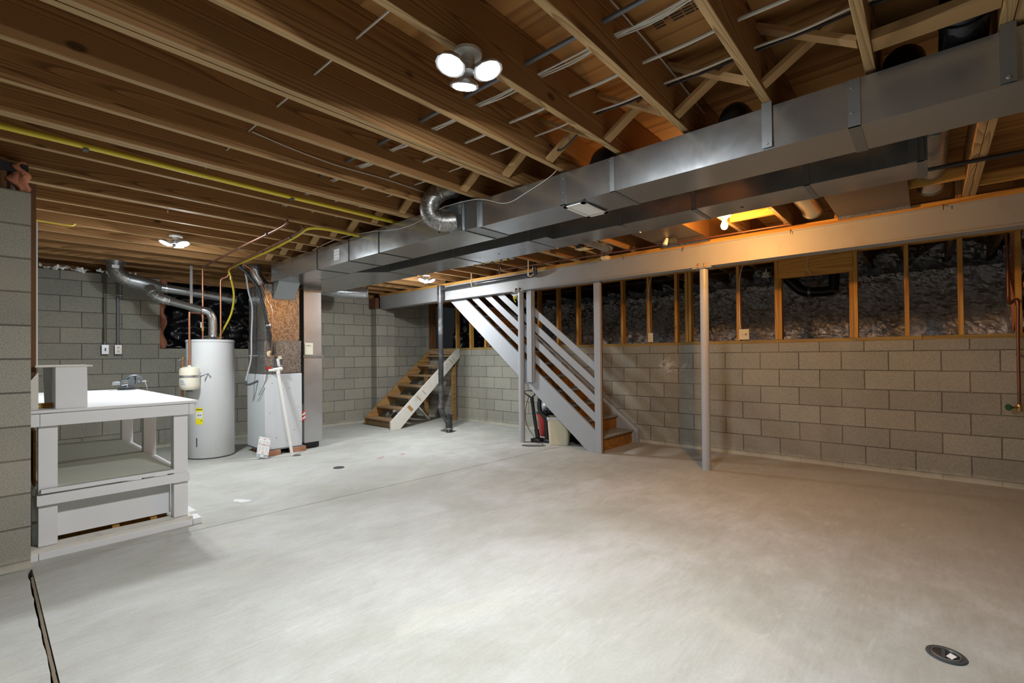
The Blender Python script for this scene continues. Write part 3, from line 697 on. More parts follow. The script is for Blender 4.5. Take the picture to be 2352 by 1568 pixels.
for (y, x0, x1, zc, lab, mt) in ((0.78, 3.7, 5.02, 2.585, 'round metal duct with closed end in the joist bay right of the glowing bulb', MGALV), (-0.03, 3.6, 4.95, 2.59, 'round metal duct crossing above the far end of the second duct', MGALV),
     (2.83, 3.7, 4.9, 2.56, 'flexible silver duct lying in the bay above the small ceiling box', MSPANG)):
    t = thing('round_duct', lab, 'duct', (x0, y, zc), 'round ducts beyond the second trunk')
    part(t, 'pipe', mb().tube(smooth([(3.42, y, 2.456), (3.43, y, 2.50), (3.52, y, zc-0.01), (x0, y, zc), ((x0+x1)/2, y, zc), (x1-0.15, y, zc), (x1, y, zc-0.02)], 4), 0.083, 22), mt)
    part(t, 'end_ring', mb().cyl((x1, y, zc-0.02), (x1+0.015, y, zc-0.023), 0.087, 22), MGALVD)
    part(t, 'end_cap', mb().lathe((x1+0.015, y, zc-0.023), [(0.08, 0), (0.07, 0.02), (0.03, 0.035)], 22, axis=(1, 0, -0.1)), mt)
for (y0, y1, x0, x1, lab) in ((0.10, 0.60, 3.56, 5.13, 'brown-stained sheet metal pan closing a joist bay at the right, beside the beam'), (1.72, 2.24, 3.56, 5.13, 'sheet metal pan closing a joist bay left of the glowing bulb')):
    t = thing('joist_pan', lab, 'duct', ((x0+x1)/2, (y0+y1)/2, ZJ-0.01), 'sheet metal joist pans')
    part(t, 'sheet', mb().box(x0, x1, y0, y1, ZJ-0.006, ZJ-0.001), MPAN)
    part(t, 'end_flange', mb().box(x1-0.02, x1-0.001, y0, y1, ZJ-0.028, ZJ-0.006), MSPANG)
    part(t, 'rib', mb().box(x0+0.62, x0+0.63, y0, y1, ZJ-0.010, ZJ-0.006), MGALVD)
t = thing('round_duct', 'shiny ribbed round duct stub past the return duct, under the far joists', 'duct', (4.1, 7.2, 2.3))
part(t, 'pipe', mb().tube([(3.50, 7.55, 2.35), (3.90, 7.30, 2.34), (4.30, 7.08, 2.335)], [0.02, 0.095, 0.10], 20), MSPANG)
part(t, 'end_ring', mb().cyl((4.30, 7.08, 2.335), (4.325, 7.065, 2.335), 0.107, 20), MGALVD)
solo('metal_strip', mb().box(3.5, 4.3, 5.93, 5.99, 2.468, 2.474), MSPANG, 'flat galvanised strip under the joists just left of the lamp by the waste stack', 'strip', (3.9, 5.96, 2.47))

# ================================================================== FURNACE AND RETURN
t = thing('furnace', 'pale grey furnace cabinet with rusty coil box and spotted metal plenum', 'furnace', (2.65, 6.7, 0.07))
c = part(t, 'cabinet', mb().box(2.41, 2.885, 6.375, 6.98, 0.072, 1.05), MAPPL, bevel=0.006)
part(t, 'base_lip', mb().box(2.405, 2.89, 6.37, 6.985, 0.066, 0.082), MGALVD)
for (x, z) in ((2.50, 0.93), (2.72, 0.86), (2.84, 0.60), (2.86, 0.40), (2.55, 0.22), (2.63, 0.85), (2.78, 0.30), (2.47, 0.55), (2.69, 0.17)):
    mesh_obj('screw', mb().lathe((x, 6.375, z), [(0.005, 0), (0.004, 0.003)], 8, axis=(0, -1, 0)), MIRON, parent=c)
part(t, 'coil_box', mb().box(2.415, 2.878, 6.38, 6.95, 1.056, 1.478), MSPOT, bevel=0.003)
part(t, 'coil_door', mb().box(2.545, 2.872, 6.374, 6.38, 1.07, 1.47), MSPOT)
part(t, 'joint_trim', mb().box(2.408, 2.884, 6.372, 6.96, 1.474, 1.486), MGALVD)
part(t, 'plenum', mb().box(2.43, 2.862, 6.39, 6.95, 1.486, 2.22), galv('plenum_spots', (0.50, 0.46, 0.42), 0.33, dark=(0.10, 0.055, 0.03)))
part(t, 'plenum_side', mb().box(2.424, 2.430, 6.395, 6.945, 1.50, 2.20), MSPANG)
part(t, 'cable_gland', mb().lathe((2.47, 6.372, 1.315), [(0.035, 0), (0.04, 0.006), (0.03, 0.012)], 16, axis=(0, -1, 0)), MIVORY)
part(t, 'drain_port', mb().lathe((2.455, 6.37, 1.125), [(0.026, 0), (0.028, 0.012), (0.012, 0.014)], 16, axis=(0, -1, 0)), MRED)
part(t, 'wire', mb().bez([(2.40, 6.55, 0.78), (2.395, 6.45, 0.85), (2.41, 6.372, 0.95), (2.44, 6.366, 1.12)], 0.003, 6), MBLK)
part(t, 'wire', mb().bez([(2.40, 6.60, 0.70), (2.395, 6.48, 0.76), (2.41, 6.37, 0.88)], 0.0025, 6), MBLK)
for (x, y, rz, lab) in ((2.41, 6.33, 0.1, 'red brick under the near left corner of the furnace, on its side'), (2.75, 6.35, -0.05, 'red brick under the near right corner of the furnace'),
        (2.43, 6.86, 1.4, 'red brick under the far left corner of the furnace'), (2.80, 6.85, 1.5, 'red brick hidden under the far right corner of the furnace')):
    m = mb(); d = Vector((math.cos(rz), math.sin(rz), 0)); cc = Vector((x+0.08, y+0.05, 0.032))
    m.beam(cc-d*0.1, cc+d*0.1, 0.092, 0.064)
    solo('brick', m, MBRICK, lab, 'brick', (x+0.08, y+0.05, 0), 'bricks lifting the furnace', bevel=0.004)
# spotted elbow from the plenum
t = thing('round_duct', 'spotted round duct rising from the left side of the furnace plenum to the joists', 'duct', (2.35, 6.6, 2.2))
part(t, 'elbow', mb().tube(smooth([(2.60, 6.62, 2.06), (2.53, 6.62, 2.19), (2.45, 6.62, 2.29), (2.40, 6.62, 2.37), (2.385, 6.62, 2.475)], 3), 0.062, 18), MSPANG)
part(t, 'collar', mb().cyl((2.385, 6.62, 2.45), (2.385, 6.62, 2.476), 0.078, 18), MGALVD)
t = thing('return_duct', 'tall narrow galvanised return duct standing right beside the furnace', 'duct', (3.07, 6.6, 0.09))
part(t, 'lower_box', shallow_box(2.938, 3.192, 6.425, 6.90, 0.09, 1.265, 0.002), MRET)
part(t, 'upper_box', shallow_box(2.942, 3.188, 6.43, 6.90, 1.29, 2.247, 0.002), MRET)
part(t, 'slip_joint', mb().box(2.925, 3.215, 6.415, 6.91, 1.262, 1.292), MGALVD)
part(t, 'top_collar', mb().box(2.935, 3.196, 6.422, 6.905, 2.175, 2.247), MSPANG)
part(t, 'elbow_to_furnace', mb().box(2.888, 2.938, 6.50, 6.88, 0.09, 0.62), MPAPER)
n = part(t, 'instruction_card', mb().box(2.95, 3.065, 6.424, 6.4285, 1.30, 1.465), MCREAM)
mesh_obj('printing', mb().box(2.975, 3.04, 6.4232, 6.4238, 1.42, 1.424), MGALVD, parent=n)
mesh_obj('printing', mb().box(2.985, 3.03, 6.4232, 6.4238, 1.43, 1.434), MGALVD, parent=n)
solo('support_block', mb().box(2.95, 3.18, 6.5, 6.88, 0.0, 0.088), MBLKD, 'dark low support block under the return duct', 'support', (3.07, 6.7, 0))
t = thing('striped_cable_coil', 'red and white striped tape wad between the furnace and the return duct', 'tape', (2.91, 6.40, 0.4))
for k in range(5):
    part(t, 'turn', mb().tube([(2.89, 6.395, 0.40+k*0.026), (2.91, 6.375, 0.415+k*0.026), (2.93, 6.395, 0.43+k*0.026)], 0.011, 8), MRED if k % 2 == 0 else MPAPER)
# condensate pipe, pump switch, notice card
t = thing('condensate_pipe', 'white plastic condensate pipe leaning from the coil box down to the floor drain', 'pipe', (2.65, 6.14, 0))
part(t, 'pipe', mb().cyl((2.650, 6.14, 0.004), (2.545, 6.31, 1.09), 0.018, 14), MPVC)
part(t, 'tee', mb().cyl((2.49, 6.315, 1.105), (2.60, 6.312, 1.12), 0.024, 14), MPVC)
part(t, 'tee_leg', mb().cyl((2.545, 6.312, 1.11), (2.55, 6.305, 1.05), 0.024, 14), MPVC)
part(t, 'nipple', mb().cyl((2.455, 6.36, 1.10), (2.50, 6.32, 1.105), 0.017, 12), MPVC)
t = thing('overflow_switch', 'small white overflow switch box on top of the condensate pipe', 'switch', (2.57, 6.31, 1.14))
part(t, 'body', mb().beam((2.538, 6.31, 1.20), (2.60, 6.312, 1.21), 0.03, 0.10, up=(-0.15, 0, 1)), MPVC, bevel=0.006)
part(t, 'window', mb().beam((2.565, 6.294, 1.204), (2.597, 6.295, 1.209), 0.003, 0.08, up=(-0.15, 0, 1)), MIRON)
part(t, 'cap', mb().box(2.55, 2.59, 6.30, 6.325, 1.258, 1.285), MIVORY)
part(t, 'stem', mb().cyl((2.57, 6.312, 1.12), (2.57, 6.312, 1.16), 0.01, 10), MPVC)
t = thing('floor_drain', 'small round grey floor drain cover at the foot of the condensate pipe', 'drain', (2.69, 6.13, 0))
part(t, 'cover', mb().lathe((2.70, 6.125, 0.0), [(0.052, 0.0005), (0.05, 0.004), (0.02, 0.005)], 24), MIRON)
t = thing('notice_card', 'tilted white notice card with red print leaning on the furnace bottom', 'card', (2.31, 6.21, 0))
d1 = Vector((0.83, -0.42, -0.36)).normalized()
A0 = Vector((2.263, 6.275, 0.035)); B0 = Vector((2.375, 6.20, 0.004)); UPV = Vector((0.075, 0.09, 0.235))
def quad(o, a, bb, lift, m=None):
    m = m or mb(); nn = (B0-A0).cross(UPV).normalized()*lift
    P = lambda u, v: A0 + (B0-A0)*u + UPV*v + nn
    vs = [P(a[0], a[1]), P(bb[0], a[1]), P(bb[0], bb[1]), P(a[0], bb[1])]; nn2 = (B0-A0).cross(UPV).normalized()*0.0015
    return m.hexa([x for x in vs] + [x+nn2 for x in vs])
part(t, 'card', quad(t, (0, 0), (1, 1), 0), MGALVD)
part(t, 'sheet', quad(t, (0.0, 0.16), (1.0, 0.93), 0.002), MPAPER)
m = mb()
for (u, v, w) in ((0.02, 0.9, 0.1), (0.38, 0.88, 0.22), (0.88, 0.9, 0.1), (0.03, 0.62, 0.13), (0.30, 0.6, 0.42), (0.84, 0.6, 0.14), (0.03, 0.24, 0.1), (0.40, 0.22, 0.26), (0.86, 0.24, 0.1)): quad(t, (u, v), (u+w, v+0.022), 0.004, m)
part(t, 'red_print', m, MREDINK)
m = mb()
for i in range(9):
    for j in range(3):
        if i == 4: continue
        quad(t, (0.08+j*0.30, 0.30+i*0.06), (0.08+j*0.30+0.2, 0.307+i*0.06), 0.004, m)
part(t, 'fine_print', m, MGALVD)
part(t, 'tag', quad(t, (0.35, 0.04), (0.6, 0.12), 0.002), MPAPER)
# refrigerant line set and conduit
t = thing('refrigerant_line', 'thick black insulated pipe dropping from the joists into the coil box', 'pipe', (2.4, 6.3, 1.3))
part(t, 'sleeve', mb().bez([(2.10, 6.36, 2.40), (2.20, 6.35, 2.31), (2.32, 6.34, 2.14), (2.39, 6.34, 1.90), (2.44, 6.34, 1.65), (2.485, 6.345, 1.45), (2.50, 6.35, 1.33), (2.48, 6.37, 1.31)], 0.021, 12), MBLK)
part(t, 'fitting', mb().cyl((2.43, 6.34, 1.72), (2.448, 6.34, 1.64), 0.03, 14), MBLK)
part(t, 'tape_band', mb().cyl((2.436, 6.34, 1.692), (2.441, 6.34, 1.672), 0.0315, 14), MSTEEL)
part(t, 'clamp', mb().cyl((2.345, 6.34, 2.06), (2.352, 6.34, 2.03), 0.028, 12), MBLK)
solo('copper_line', mb().bez([(2.13, 6.30, 2.42), (2.25, 6.30, 2.34), (2.36, 6.30, 2.15), (2.42, 6.30, 1.98), (2.475, 6.31, 1.85), (2.48, 6.33, 1.40), (2.47, 6.36, 1.28)], 0.006, 8), MCOP, 'thin copper liquid line running beside the black insulated pipe', 'pipe', (2.4, 6.35, 1.5))
t = thing('grey_flex_conduit', 'light grey flexible conduit hanging between the joists and the furnace left side', 'conduit', (2.2, 6.6, 1.5))
part(t, 'hose', mb().bez([(2.24, 6.62, 2.46), (2.27, 6.60, 2.33), (2.30, 6.60, 2.12), (2.34, 6.59, 1.92), (2.33, 6.59, 1.55), (2.325, 6.59, 1.27), (2.29, 6.60, 1.08), (2.26, 6.60, 0.95)], 0.011, 10), plain('light_grey_hose', (0.36, 0.38, 0.40), 0.45))
part(t, 'elbow_end', mb().bez([(2.26, 6.60, 0.97), (2.26, 6.60, 0.93), (2.31, 6.60, 0.92), (2.408, 6.60, 0.96)], 0.014, 10), MIRON)
part(t, 'strap_bar', mb().box(2.30, 2.41, 6.592, 6.60, 1.285, 1.30), MSTEEL)

# ================================================================== WATER HEATER GROUP
HX, HY, HR = 1.985, 7.02, 0.268
t = thing('water_heater', 'tall pale grey cylindrical water heater behind the workbench', 'water heater', (HX, HY, 0))
part(t, 'tank', mb().lathe((HX, HY, 0.012), [(HR-0.006, 0), (HR, 0.01), (HR, 1.462), (HR-0.004, 1.466)], 64), MHEAT)
part(t, 'base_ring', mb().lathe((HX, HY, 0.0), [(HR-0.01, 0), (HR-0.002, 0.012)], 64), MIRON)
part(t, 'top_cap', mb().lathe((HX, HY, 1.472), [(HR+0.006, 0), (HR+0.006, 0.022), (HR-0.004, 0.03), (0.01, 0.032)], 64), MAPPL)
part(t, 'draft_hood', mb().lathe((HX+0.02, HY-0.02, 1.505), [(0.085, 0), (0.09, 0.01), (0.055, 0.04), (0.052, 0.055)], 24), MGALVD)
m = mb(); ang0, ang1 = math.radians(232), math.radians(246)
def curved(a0, a1, z0, z1, r):
    m = mb(); return m.grid(lambda u, v: (HX+r*math.cos(a0+(a1-a0)*u), HY+r*math.sin(a0+(a1-a0)*u), z0+(z1-z0)*v), 8, 1)
g = part(t, 'energy_label', curved(math.radians(218), math.radians(236), 0.44, 0.645, HR+0.001), MLABY)
mesh_obj('white_panel', curved(math.radians(219), math.radians(235), 0.515, 0.60, HR+0.002), MPAPER, parent=g)
for i, ch in enumerate('ENERGYGUIDE'):
    a = math.radians(220.2+1.44*i); r = HR+0.0025
    text(g, ch, 0.020, (HX+r*math.cos(a), HY+r*math.sin(a), 0.625), (-math.sin(a), math.cos(a), 0), (0, 0, 1), MINK)
a = math.radians(228)
text(g, '$236', 0.022, (HX+(HR+.003)*math.cos(a), HY+(HR+.003)*math.sin(a), 0.555), (-math.sin(a), math.cos(a), 0), (0, 0, 1), MINK)
mesh_obj('black_square', curved(math.radians(231), math.radians(234), 0.482, 0.492, HR+0.002), MINK, parent=g)
part(t, 'vent_slots', curved(math.radians(219), math.radians(222), 0.16, 0.27, HR+0.001), MIRON)
part(t, 'seam', curved(math.radians(262), math.radians(262.6), 0.03, 1.45, HR+0.0008), MAPPL)
# vent pipes
FL = [(HX+0.02, HY-0.02, 1.555), (HX+0.02, HY-0.02, 1.72), (HX+0.012, HY-0.02, 1.80), (HX-0.03, HY-0.02, 1.865), (HX-0.09, HY, 1.885)]
t = thing('flue_pipe', 'round galvanised flue climbing from the water heater elbow toward the back wall duct', 'flue', (HX, HY, 1.55))
part(t, 'elbow', mb().tube(smooth(FL, 3), 0.05, 18), MSPANG)
part(t, 'riser', mb().cyl((HX-0.08, HY, 1.885), (1.585, 7.25, 2.0), 0.048, 18), MGALV)
el = smooth([(1.60, 7.24, 2.0), (1.50, 7.28, 2.03), (1.44, 7.32, 2.09), (1.41, 7.38, 2.17)], 4)
part(t, 'adjustable_elbow', mb().tube(el, 0.056, 18), MSPANG)
for k in (2, 5, 8): part(t, 'rib', mb().cyl(el[k], el[k]+(el[k+1]-el[k]).normalized()*0.012, 0.062, 18), MSTEEL)
part(t, 'ring', mb().cyl((1.60, 7.235, 1.996), (1.585, 7.245, 2.0), 0.056, 18), MSTEEL)
t = thing('vent_pipe', 'horizontal galvanised flue pipe running from the furnace to the chimney elbow', 'flue', (2.0, 7.5, 2.2))
part(t, 'run', mb().cyl((2.42, 7.42, 2.10), (1.52, 7.50, 2.195), 0.056, 20), MGALV)
part(t, 'reducer', mb().tube([(1.56, 7.5, 2.19), (1.47, 7.5, 2.205), (1.32, 7.5, 2.235), (1.24, 7.51, 2.25)], [0.057, 0.085, 0.088, 0.088], 20), MGALVD)
part(t, 'elbow', mb().tube(smooth([(1.27, 7.51, 2.245), (1.19, 7.52, 2.27), (1.12, 7.54, 2.33), (1.10, 7.55, 2.40), (1.10, 7.55, 2.475)], 3), 0.085, 20), MSPOT)
part(t, 'ceiling_ring', mb().cyl((1.10, 7.55, 2.455), (1.10, 7.55, 2.478), 0.11, 20), MGALVD)
part(t, 'sticker', mb().box(1.055, 1.125, 7.452, 7.462, 2.385, 2.42), MPAPER)
part(t, 'joint_ring', mb().cyl((1.60, 7.495, 2.187), (1.62, 7.493, 2.185), 0.06, 20), MSTEEL)
# expansion tank
t = thing('expansion_tank', 'small cream expansion tank strapped to the water heater', 'tank', (1.72, 6.9, 0.87))
TX, TY = 1.695, 6.80
part(t, 'shell', mb().lathe((TX, TY, 0.875), [(0.05, 0.0), (0.088, 0.008), (0.105, 0.035), (0.107, 0.06), (0.107, 0.24), (0.098, 0.27), (0.06, 0.285), (0.02, 0.29)], 32), MCREAM)
part(t, 'neck', mb().cyl((TX, TY, 1.16), (TX, TY, 1.18), 0.018, 14), MPVC)
part(t, 'band', mb().lathe((TX, TY, 1.03), [(0.108, 0), (0.1095, 0.002), (0.1095, 0.028), (0.108, 0.03)], 32), MSTEEL)
part(t, 'valve_foot', mb().cyl((TX, TY, 0.86), (TX, TY, 0.877), 0.034, 16), MIRON)
g = part(t, 'rating_label', mb().grid(lambda u, v: (TX+0.1085*math.cos(math.radians(196+48*u)), TY+0.1085*math.sin(math.radians(196+48*u)), 0.935+0.08*v), 8, 1), MPAPER)
for k in range(5): mesh_obj('printing', mb().grid(lambda u, v: (TX+0.1092*math.cos(math.radians(200+(34-k*3)*u)), TY+0.1092*math.sin(math.radians(200+(34-k*3)*u)), 0.945+0.013*k+0.004*v), 6, 1), MIRON, parent=g)
part(t, 'strap_tail', mb().tube([(TX+0.10, TY, 1.05), (TX+0.19, TY-0.03, 1.075), (TX+0.155, TY-0.03, 0.99)], 0.006, 6), MSTEEL)
part(t, 'strap_tail', mb().tube([(TX+0.19, TY-0.03, 1.075), (TX+0.215, TY-0.045, 1.03)], 0.008, 6), MSTEEL)
# copper pipes
t = thing('copper_pipe', 'copper pipe with a branch feeding the expansion tank, left of the flue elbow', 'pipe', (2.0, 7.3, 1.5))
part(t, 'riser', mb().cyl((1.905, 7.05, 1.50), (1.905, 7.05, 2.46), 0.011, 12), MCOP)
part(t, 'branch', mb().bez([(1.905, 7.05, 1.845), (1.75, 6.87, 1.835), (1.705, 6.81, 1.83), (TX, TY, 1.80), (TX, TY, 1.5), (TX, TY, 1.18)], 0.012, 12), MCOP)
part(t, 'coupling', mb().cyl((TX, TY, 1.19), (TX, TY, 1.25), 0.016, 12), MCOP)
part(t, 'tee', mb().cyl((1.905, 7.05, 1.80), (1.905, 7.05, 1.89), 0.015, 12), MCOP)
part(t, 'valve', mb().cyl((1.905, 7.05, 1.62), (1.905, 7.05, 1.68), 0.017, 12), MBRASS)
part(t, 'valve_lever', mb().box(1.875, 1.885, 7.02, 7.04, 1.66, 1.73), MPVC)
t = thing('copper_pipe', 'plain copper pipe rising from the right side of the water heater top', 'pipe', (2.12, 7.0, 1.5))
part(t, 'riser', mb().cyl((2.09, 6.98, 1.50), (2.09, 6.98, 2.27), 0.011, 12), MCOP)
part(t, 'offset', mb().bez([(2.09, 6.98, 2.26), (2.10, 6.97, 2.31), (2.15, 6.93, 2.34), (2.17, 6.90, 2.40), (2.12, 6.85, 2.42)], 0.012, 12), MCOP)
t = thing('copper_pipe', 'low copper stub with a hose tap just left of the expansion tank', 'pipe', (1.66, 7.0, 0.5))
part(t, 'stub', mb().cyl((1.675, 7.02, 0.02), (1.675, 7.02, 1.24), 0.012, 12), MCOP)
part(t, 'tap', mb().lathe((1.675, 7.02, 1.245), [(0.018, 0), (0.022, 0.02), (0.012, 0.035)], 12), MBRASS)
part(t, 'tap_handle', mb().cyl((1.65, 6.99, 1.26), (1.62, 6.97, 1.235), 0.008, 8), MSTEEL)
t = thing('pipe_strap', 'flat galvanised perforated hanger hanging left of the copper pipes', 'strap', (1.88, 7.2, 2.0))
part(t, 'strip', mb().box(1.795, 1.825, 7.17, 7.175, 1.93, 2.47), MSTEEL)
solo('overhead_copper_pipe', mb().bez([(1.76, 4.15, 2.45), (1.765, 4.3, 2.42), (1.80, 5.5, 2.42), (1.90, 7.05, 2.44)], 0.012, 12), MCOPD, 'brown copper pipe under the joists, left of the one beside the yellow tube', 'pipe', (1.8, 5.5, 2.42))
solo('overhead_copper_pipe', mb().bez([(1.95, 4.28, 2.47), (1.965, 4.40, 2.43), (2.01, 5.4, 2.42), (2.11, 6.86, 2.42)], 0.012, 12), MCOPD, 'brown copper pipe under the joists beside the yellow gas tube', 'pipe', (2.0, 5.5, 2.42))
for i, (x, y) in enumerate(((1.765, 4.60), (1.80, 5.38), (1.97, 4.58), (2.02, 5.40))):
    solo('pipe_clip', mb().lathe((x, y-0.008, 2.42), [(0.015, 0), (0.017, 0.002), (0.017, 0.014), (0.015, 0.016)], 12, axis=(0, 1, 0)), MIRON,
      ['clip on the left brown copper pipe, near end', 'clip on the left brown copper pipe, middle', 'clip on the right brown copper pipe, near end', 'clip on the right brown copper pipe, middle'][i], 'clip', (x, y, 2.42), 'pipe clips under the joists')
t = thing('gas_tube', 'bright yellow gas tube curving under the joists and down behind the water heater', 'gas pipe', (2.1, 5, 2.45))
part(t, 'tube', mb().bez([(2.47, 4.20, 2.455), (2.25, 4.19, 2.455), (2.07, 4.19, 2.45), (1.99, 4.28, 2.445), (2.03, 4.60, 2.44), (2.09, 5.3, 2.44), (2.13, 6.2, 2.44), (2.15, 6.82, 2.43), (2.19, 6.90, 2.32), (2.24, 6.95, 2.10), (2.22, 7.0, 1.85), (2.13, 7.08, 1.60), (2.10, 7.10, 1.52)], 0.013, 12), MYEL)
part(t, 'collar', mb().cyl((2.185, 6.893, 2.34), (2.188, 6.898, 2.30), 0.024, 12), MBRASS)
solo('gas_line', mb().bez([(-2.1, 3.70, 2.50), (0.0, 3.655, 2.50), (0.4, 3.64, 2.497), (1.4, 3.65, 2.495), (2.0, 3.66, 2.50), (2.75, 3.68, 2.505)], 0.0175, 12), MYEL, 'long straight yellow gas pipe running along a joist across the left ceiling', 'gas pipe', (0.5, 3.65, 2.5))
for i, x in enumerate((0.40, 1.58)):
    solo('gas_clip', mb().box(x-0.012, x+0.012, 3.618, 3.625+0.055, 2.474, 2.479), MBLK, ['black clip on the long yellow gas pipe near the left edge', 'black clip on the long yellow gas pipe by the white cable bundle'][i], 'clip', (x, 3.65, 2.475), 'gas pipe clips')
solo('yellow_hook', mb().bez([(0.15, 5.72, 2.462), (0.38, 5.70, 2.455), (0.52, 5.69, 2.452), (0.55, 5.70, 2.47), (0.555, 5.71, 2.479)], 0.006, 8), MYEL, 'short bent yellow rod hook under a joist in the upper left side room', 'hook', (0.4, 5.7, 2.46))

# ================================================================== CABLES THROUGH THE JOISTS
def run(x, y0, y1, z=2.6, sag=0.03, wob=0.0, seed=0):
    rr = random.Random(seed); p = []
    ys = [j[0] for j in JO if y0-0.05 <= j[0] <= y1+0.05]
    ys = sorted(set(ys))
    for a, c in zip(ys, ys[1:]):
        p.append((x+rr.uniform(-wob, wob), a, z+rr.uniform(-wob, wob)*0.3))
        if c-a > 0.2: p.append((x+rr.uniform(-wob, wob)*1.6, (a+c)/2, z-sag*0.4-rr.uniform(0, wob)*0.6))
    p.append((x, ys[-1], z)); return p
t = thing('cable_bundle', 'bundle of thin white cables threaded through the joists, beside the grey conduit', 'cable', (1.76, 3, 2.6))
for k in range(6):
    part(t, 'cable', mb().bez([(a[0]+(k-2.5)*0.006, a[1], a[2]) for a in run(1.76, -0.7, 7.1, 2.595, 0.02, 0.008, k)], 0.0036, 6, ), MCAB)
solo('threaded_cable', mb().bez(run(1.045, 1.35, 7.6, 2.60, 0.004), 0.0045, 6), MCAB, 'single thin white cable through the joists, leftmost of the ceiling runs', 'cable', (1.045, 4, 2.6), 'cables through the joists')
solo('grey_conduit', mb().bez(run(1.665, -0.7, 7.1, 2.605, 0.0), 0.011, 10), MCONDU, 'dark grey conduit threaded through the joists left of the white bundle', 'conduit', (1.665, 3, 2.6))
solo('threaded_cable', mb().bez(run(2.015, -0.7, 6.7, 2.60, 0.012), 0.0085, 8), MCAB, 'thick white cable through the joists, next right of the thin bundle', 'cable', (2.015, 3, 2.6), 'cables through the joists')
solo('threaded_cable', mb().bez(run(2.245, -0.7, 5.1, 2.60, 0.016, 0.004, 9), 0.0055, 8), MCAB, 'white cable through the joists nearest to the main duct', 'cable', (2.245, 2, 2.6), 'cables through the joists')
solo('black_cable', mb().bez(run(2.285, -0.3, 1.42, 2.605, 0.012) + [(2.33, 1.55, 2.55), (2.36, 1.68, 2.52), (2.40, 1.79, 2.60)], 0.006, 8), MBLK, 'black cable running next to the white cable by the main duct, ending in a loop', 'cable', (2.3, 1, 2.6))
solo('side_cable', mb().bez([(1.06, 2.98, 2.60), (1.3, 2.983, 2.575), (1.6, 2.983, 2.56), (2.0, 2.983, 2.57), (2.5, 2.983, 2.56)], 0.004, 6), MCAB, 'white cable stapled along the side of a joist behind the doubled pair', 'cable', (1.5, 2.98, 2.58))
solo('side_cable', mb().bez([(1.2, 0.965, 2.735), (1.8, 0.963, 2.72), (2.3, 0.963, 2.70), (2.8, 0.963, 2.66)], 0.004, 6), MCAB, 'white cable along the upper side of the joist right of the foreground lamp', 'cable', (1.8, 0.96, 2.7))
solo('duct_wire', mb().bez([(2.485, 5.2, 2.475), (2.47, 4.6, 2.50), (2.475, 4.0, 2.46), (2.474, 3.5, 2.40), (2.476, 3.15, 2.42), (2.46, 2.9, 2.455), (2.50, 2.55, 2.45), (2.53, 2.3, 2.37), (2.532, 2.1, 2.40), (2.53, 1.85, 2.475), (2.56, 1.8, 2.60)], 0.0028, 6), MCAB, 'loose thin wire draped along the side of the main duct', 'cable', (2.5, 3.5, 2.45))
solo('screw_eye', mb().tube([(1.0, 4.60, 2.478), (1.0, 4.60, 2.45)], 0.004, 6), MSTEEL, 'small bright screw hook under a joist in the side room ceiling', 'hook', (1.0, 4.6, 2.46))

# ================================================================== LAMPS
def led_lamp(cx, cy, zt, base_ang, lab, power, tilt=0.75, glow=0.12):
    t = thing('ceiling_lamp', lab, 'lamp', (cx, cy, zt), 'three-headed ceiling lamps')
    part(t, 'screw_base', mb().lathe((cx, cy, zt), [(0.058, 0), (0.058, -0.012), (0.03, -0.022), (0.03, -0.05)], 24), MPVC)
    part(t, 'hub', mb().lathe((cx, cy, zt-0.05), [(0.032, 0), (0.036, -0.01), (0.03, -0.03)], 20), MSTEEL)
    for k in range(3):
        a = base_ang + k*2*PI/3
        d = Vector((math.cos(a), math.sin(a), 0)); nrm = (Vector((0, 0, -1)) + d*tilt).normalized()
        c = Vector((cx, cy, zt-0.075)) + d*0.085 + Vector((0, 0, -0.01))
        h = part(t, 'head', mb().lathe(c, [(0.03, -0.028), (0.056, -0.012), (0.062, 0.0), (0.060, 0.006), (0.05, 0.006)], 12, axis=nrm), MSTEEL)
        mesh_obj('lens', mb().lathe(c+nrm*0.0065, [(0.049, 0), (0.046, 0.004), (0.02, 0.006)], 24, axis=nrm), MLED, parent=h)
        lamp('lamp_light', 'AREA', c+nrm*0.016, power*(1-glow)/3, COOL, 0.09, nrm, t)
    if glow: lamp('lamp_glow', 'POINT', (cx, cy, zt-0.15), power*glow, COOL, 0.07, None, t)
led_lamp(1.295, 1.372, ZJ-0.001, math.radians(176), 'big three-headed white ceiling lamp glowing in the foreground', P_MAIN, 0.28, 0.0)
led_lamp(1.275, 5.56, ZJ-0.001, math.radians(-60), 'three-headed ceiling lamp glowing over the workbench room', P_BACK, 0.4, 0.05)
led_lamp(4.42, 5.62, ZJ-0.001, math.radians(-60), 'three-headed ceiling lamp glowing beside the black waste stack', P_STAIR, 0.5, 0.2)
t = thing('bulb_lamp', 'bare glowing warm bulb in a white porcelain holder near the steel beam', 'lamp', (4.34, 1.33, 2.48))
part(t, 'holder', mb().lathe((4.34, 1.335, 2.479), [(0.058, 0), (0.058, -0.010), (0.034, -0.022), (0.022, -0.045)], 24), MPVC)
part(t, 'glass', mb().lathe((4.34, 1.335, 2.436), [(0.014, 0), (0.018, -0.015), (0.029, -0.045), (0.029, -0.06), (0.02, -0.078), (0.006, -0.085)], 24), MBULB)
lamp('bulb_light', 'POINT', (4.34, 1.32, 2.345), P_BULB, WARM, 0.03, None, t)
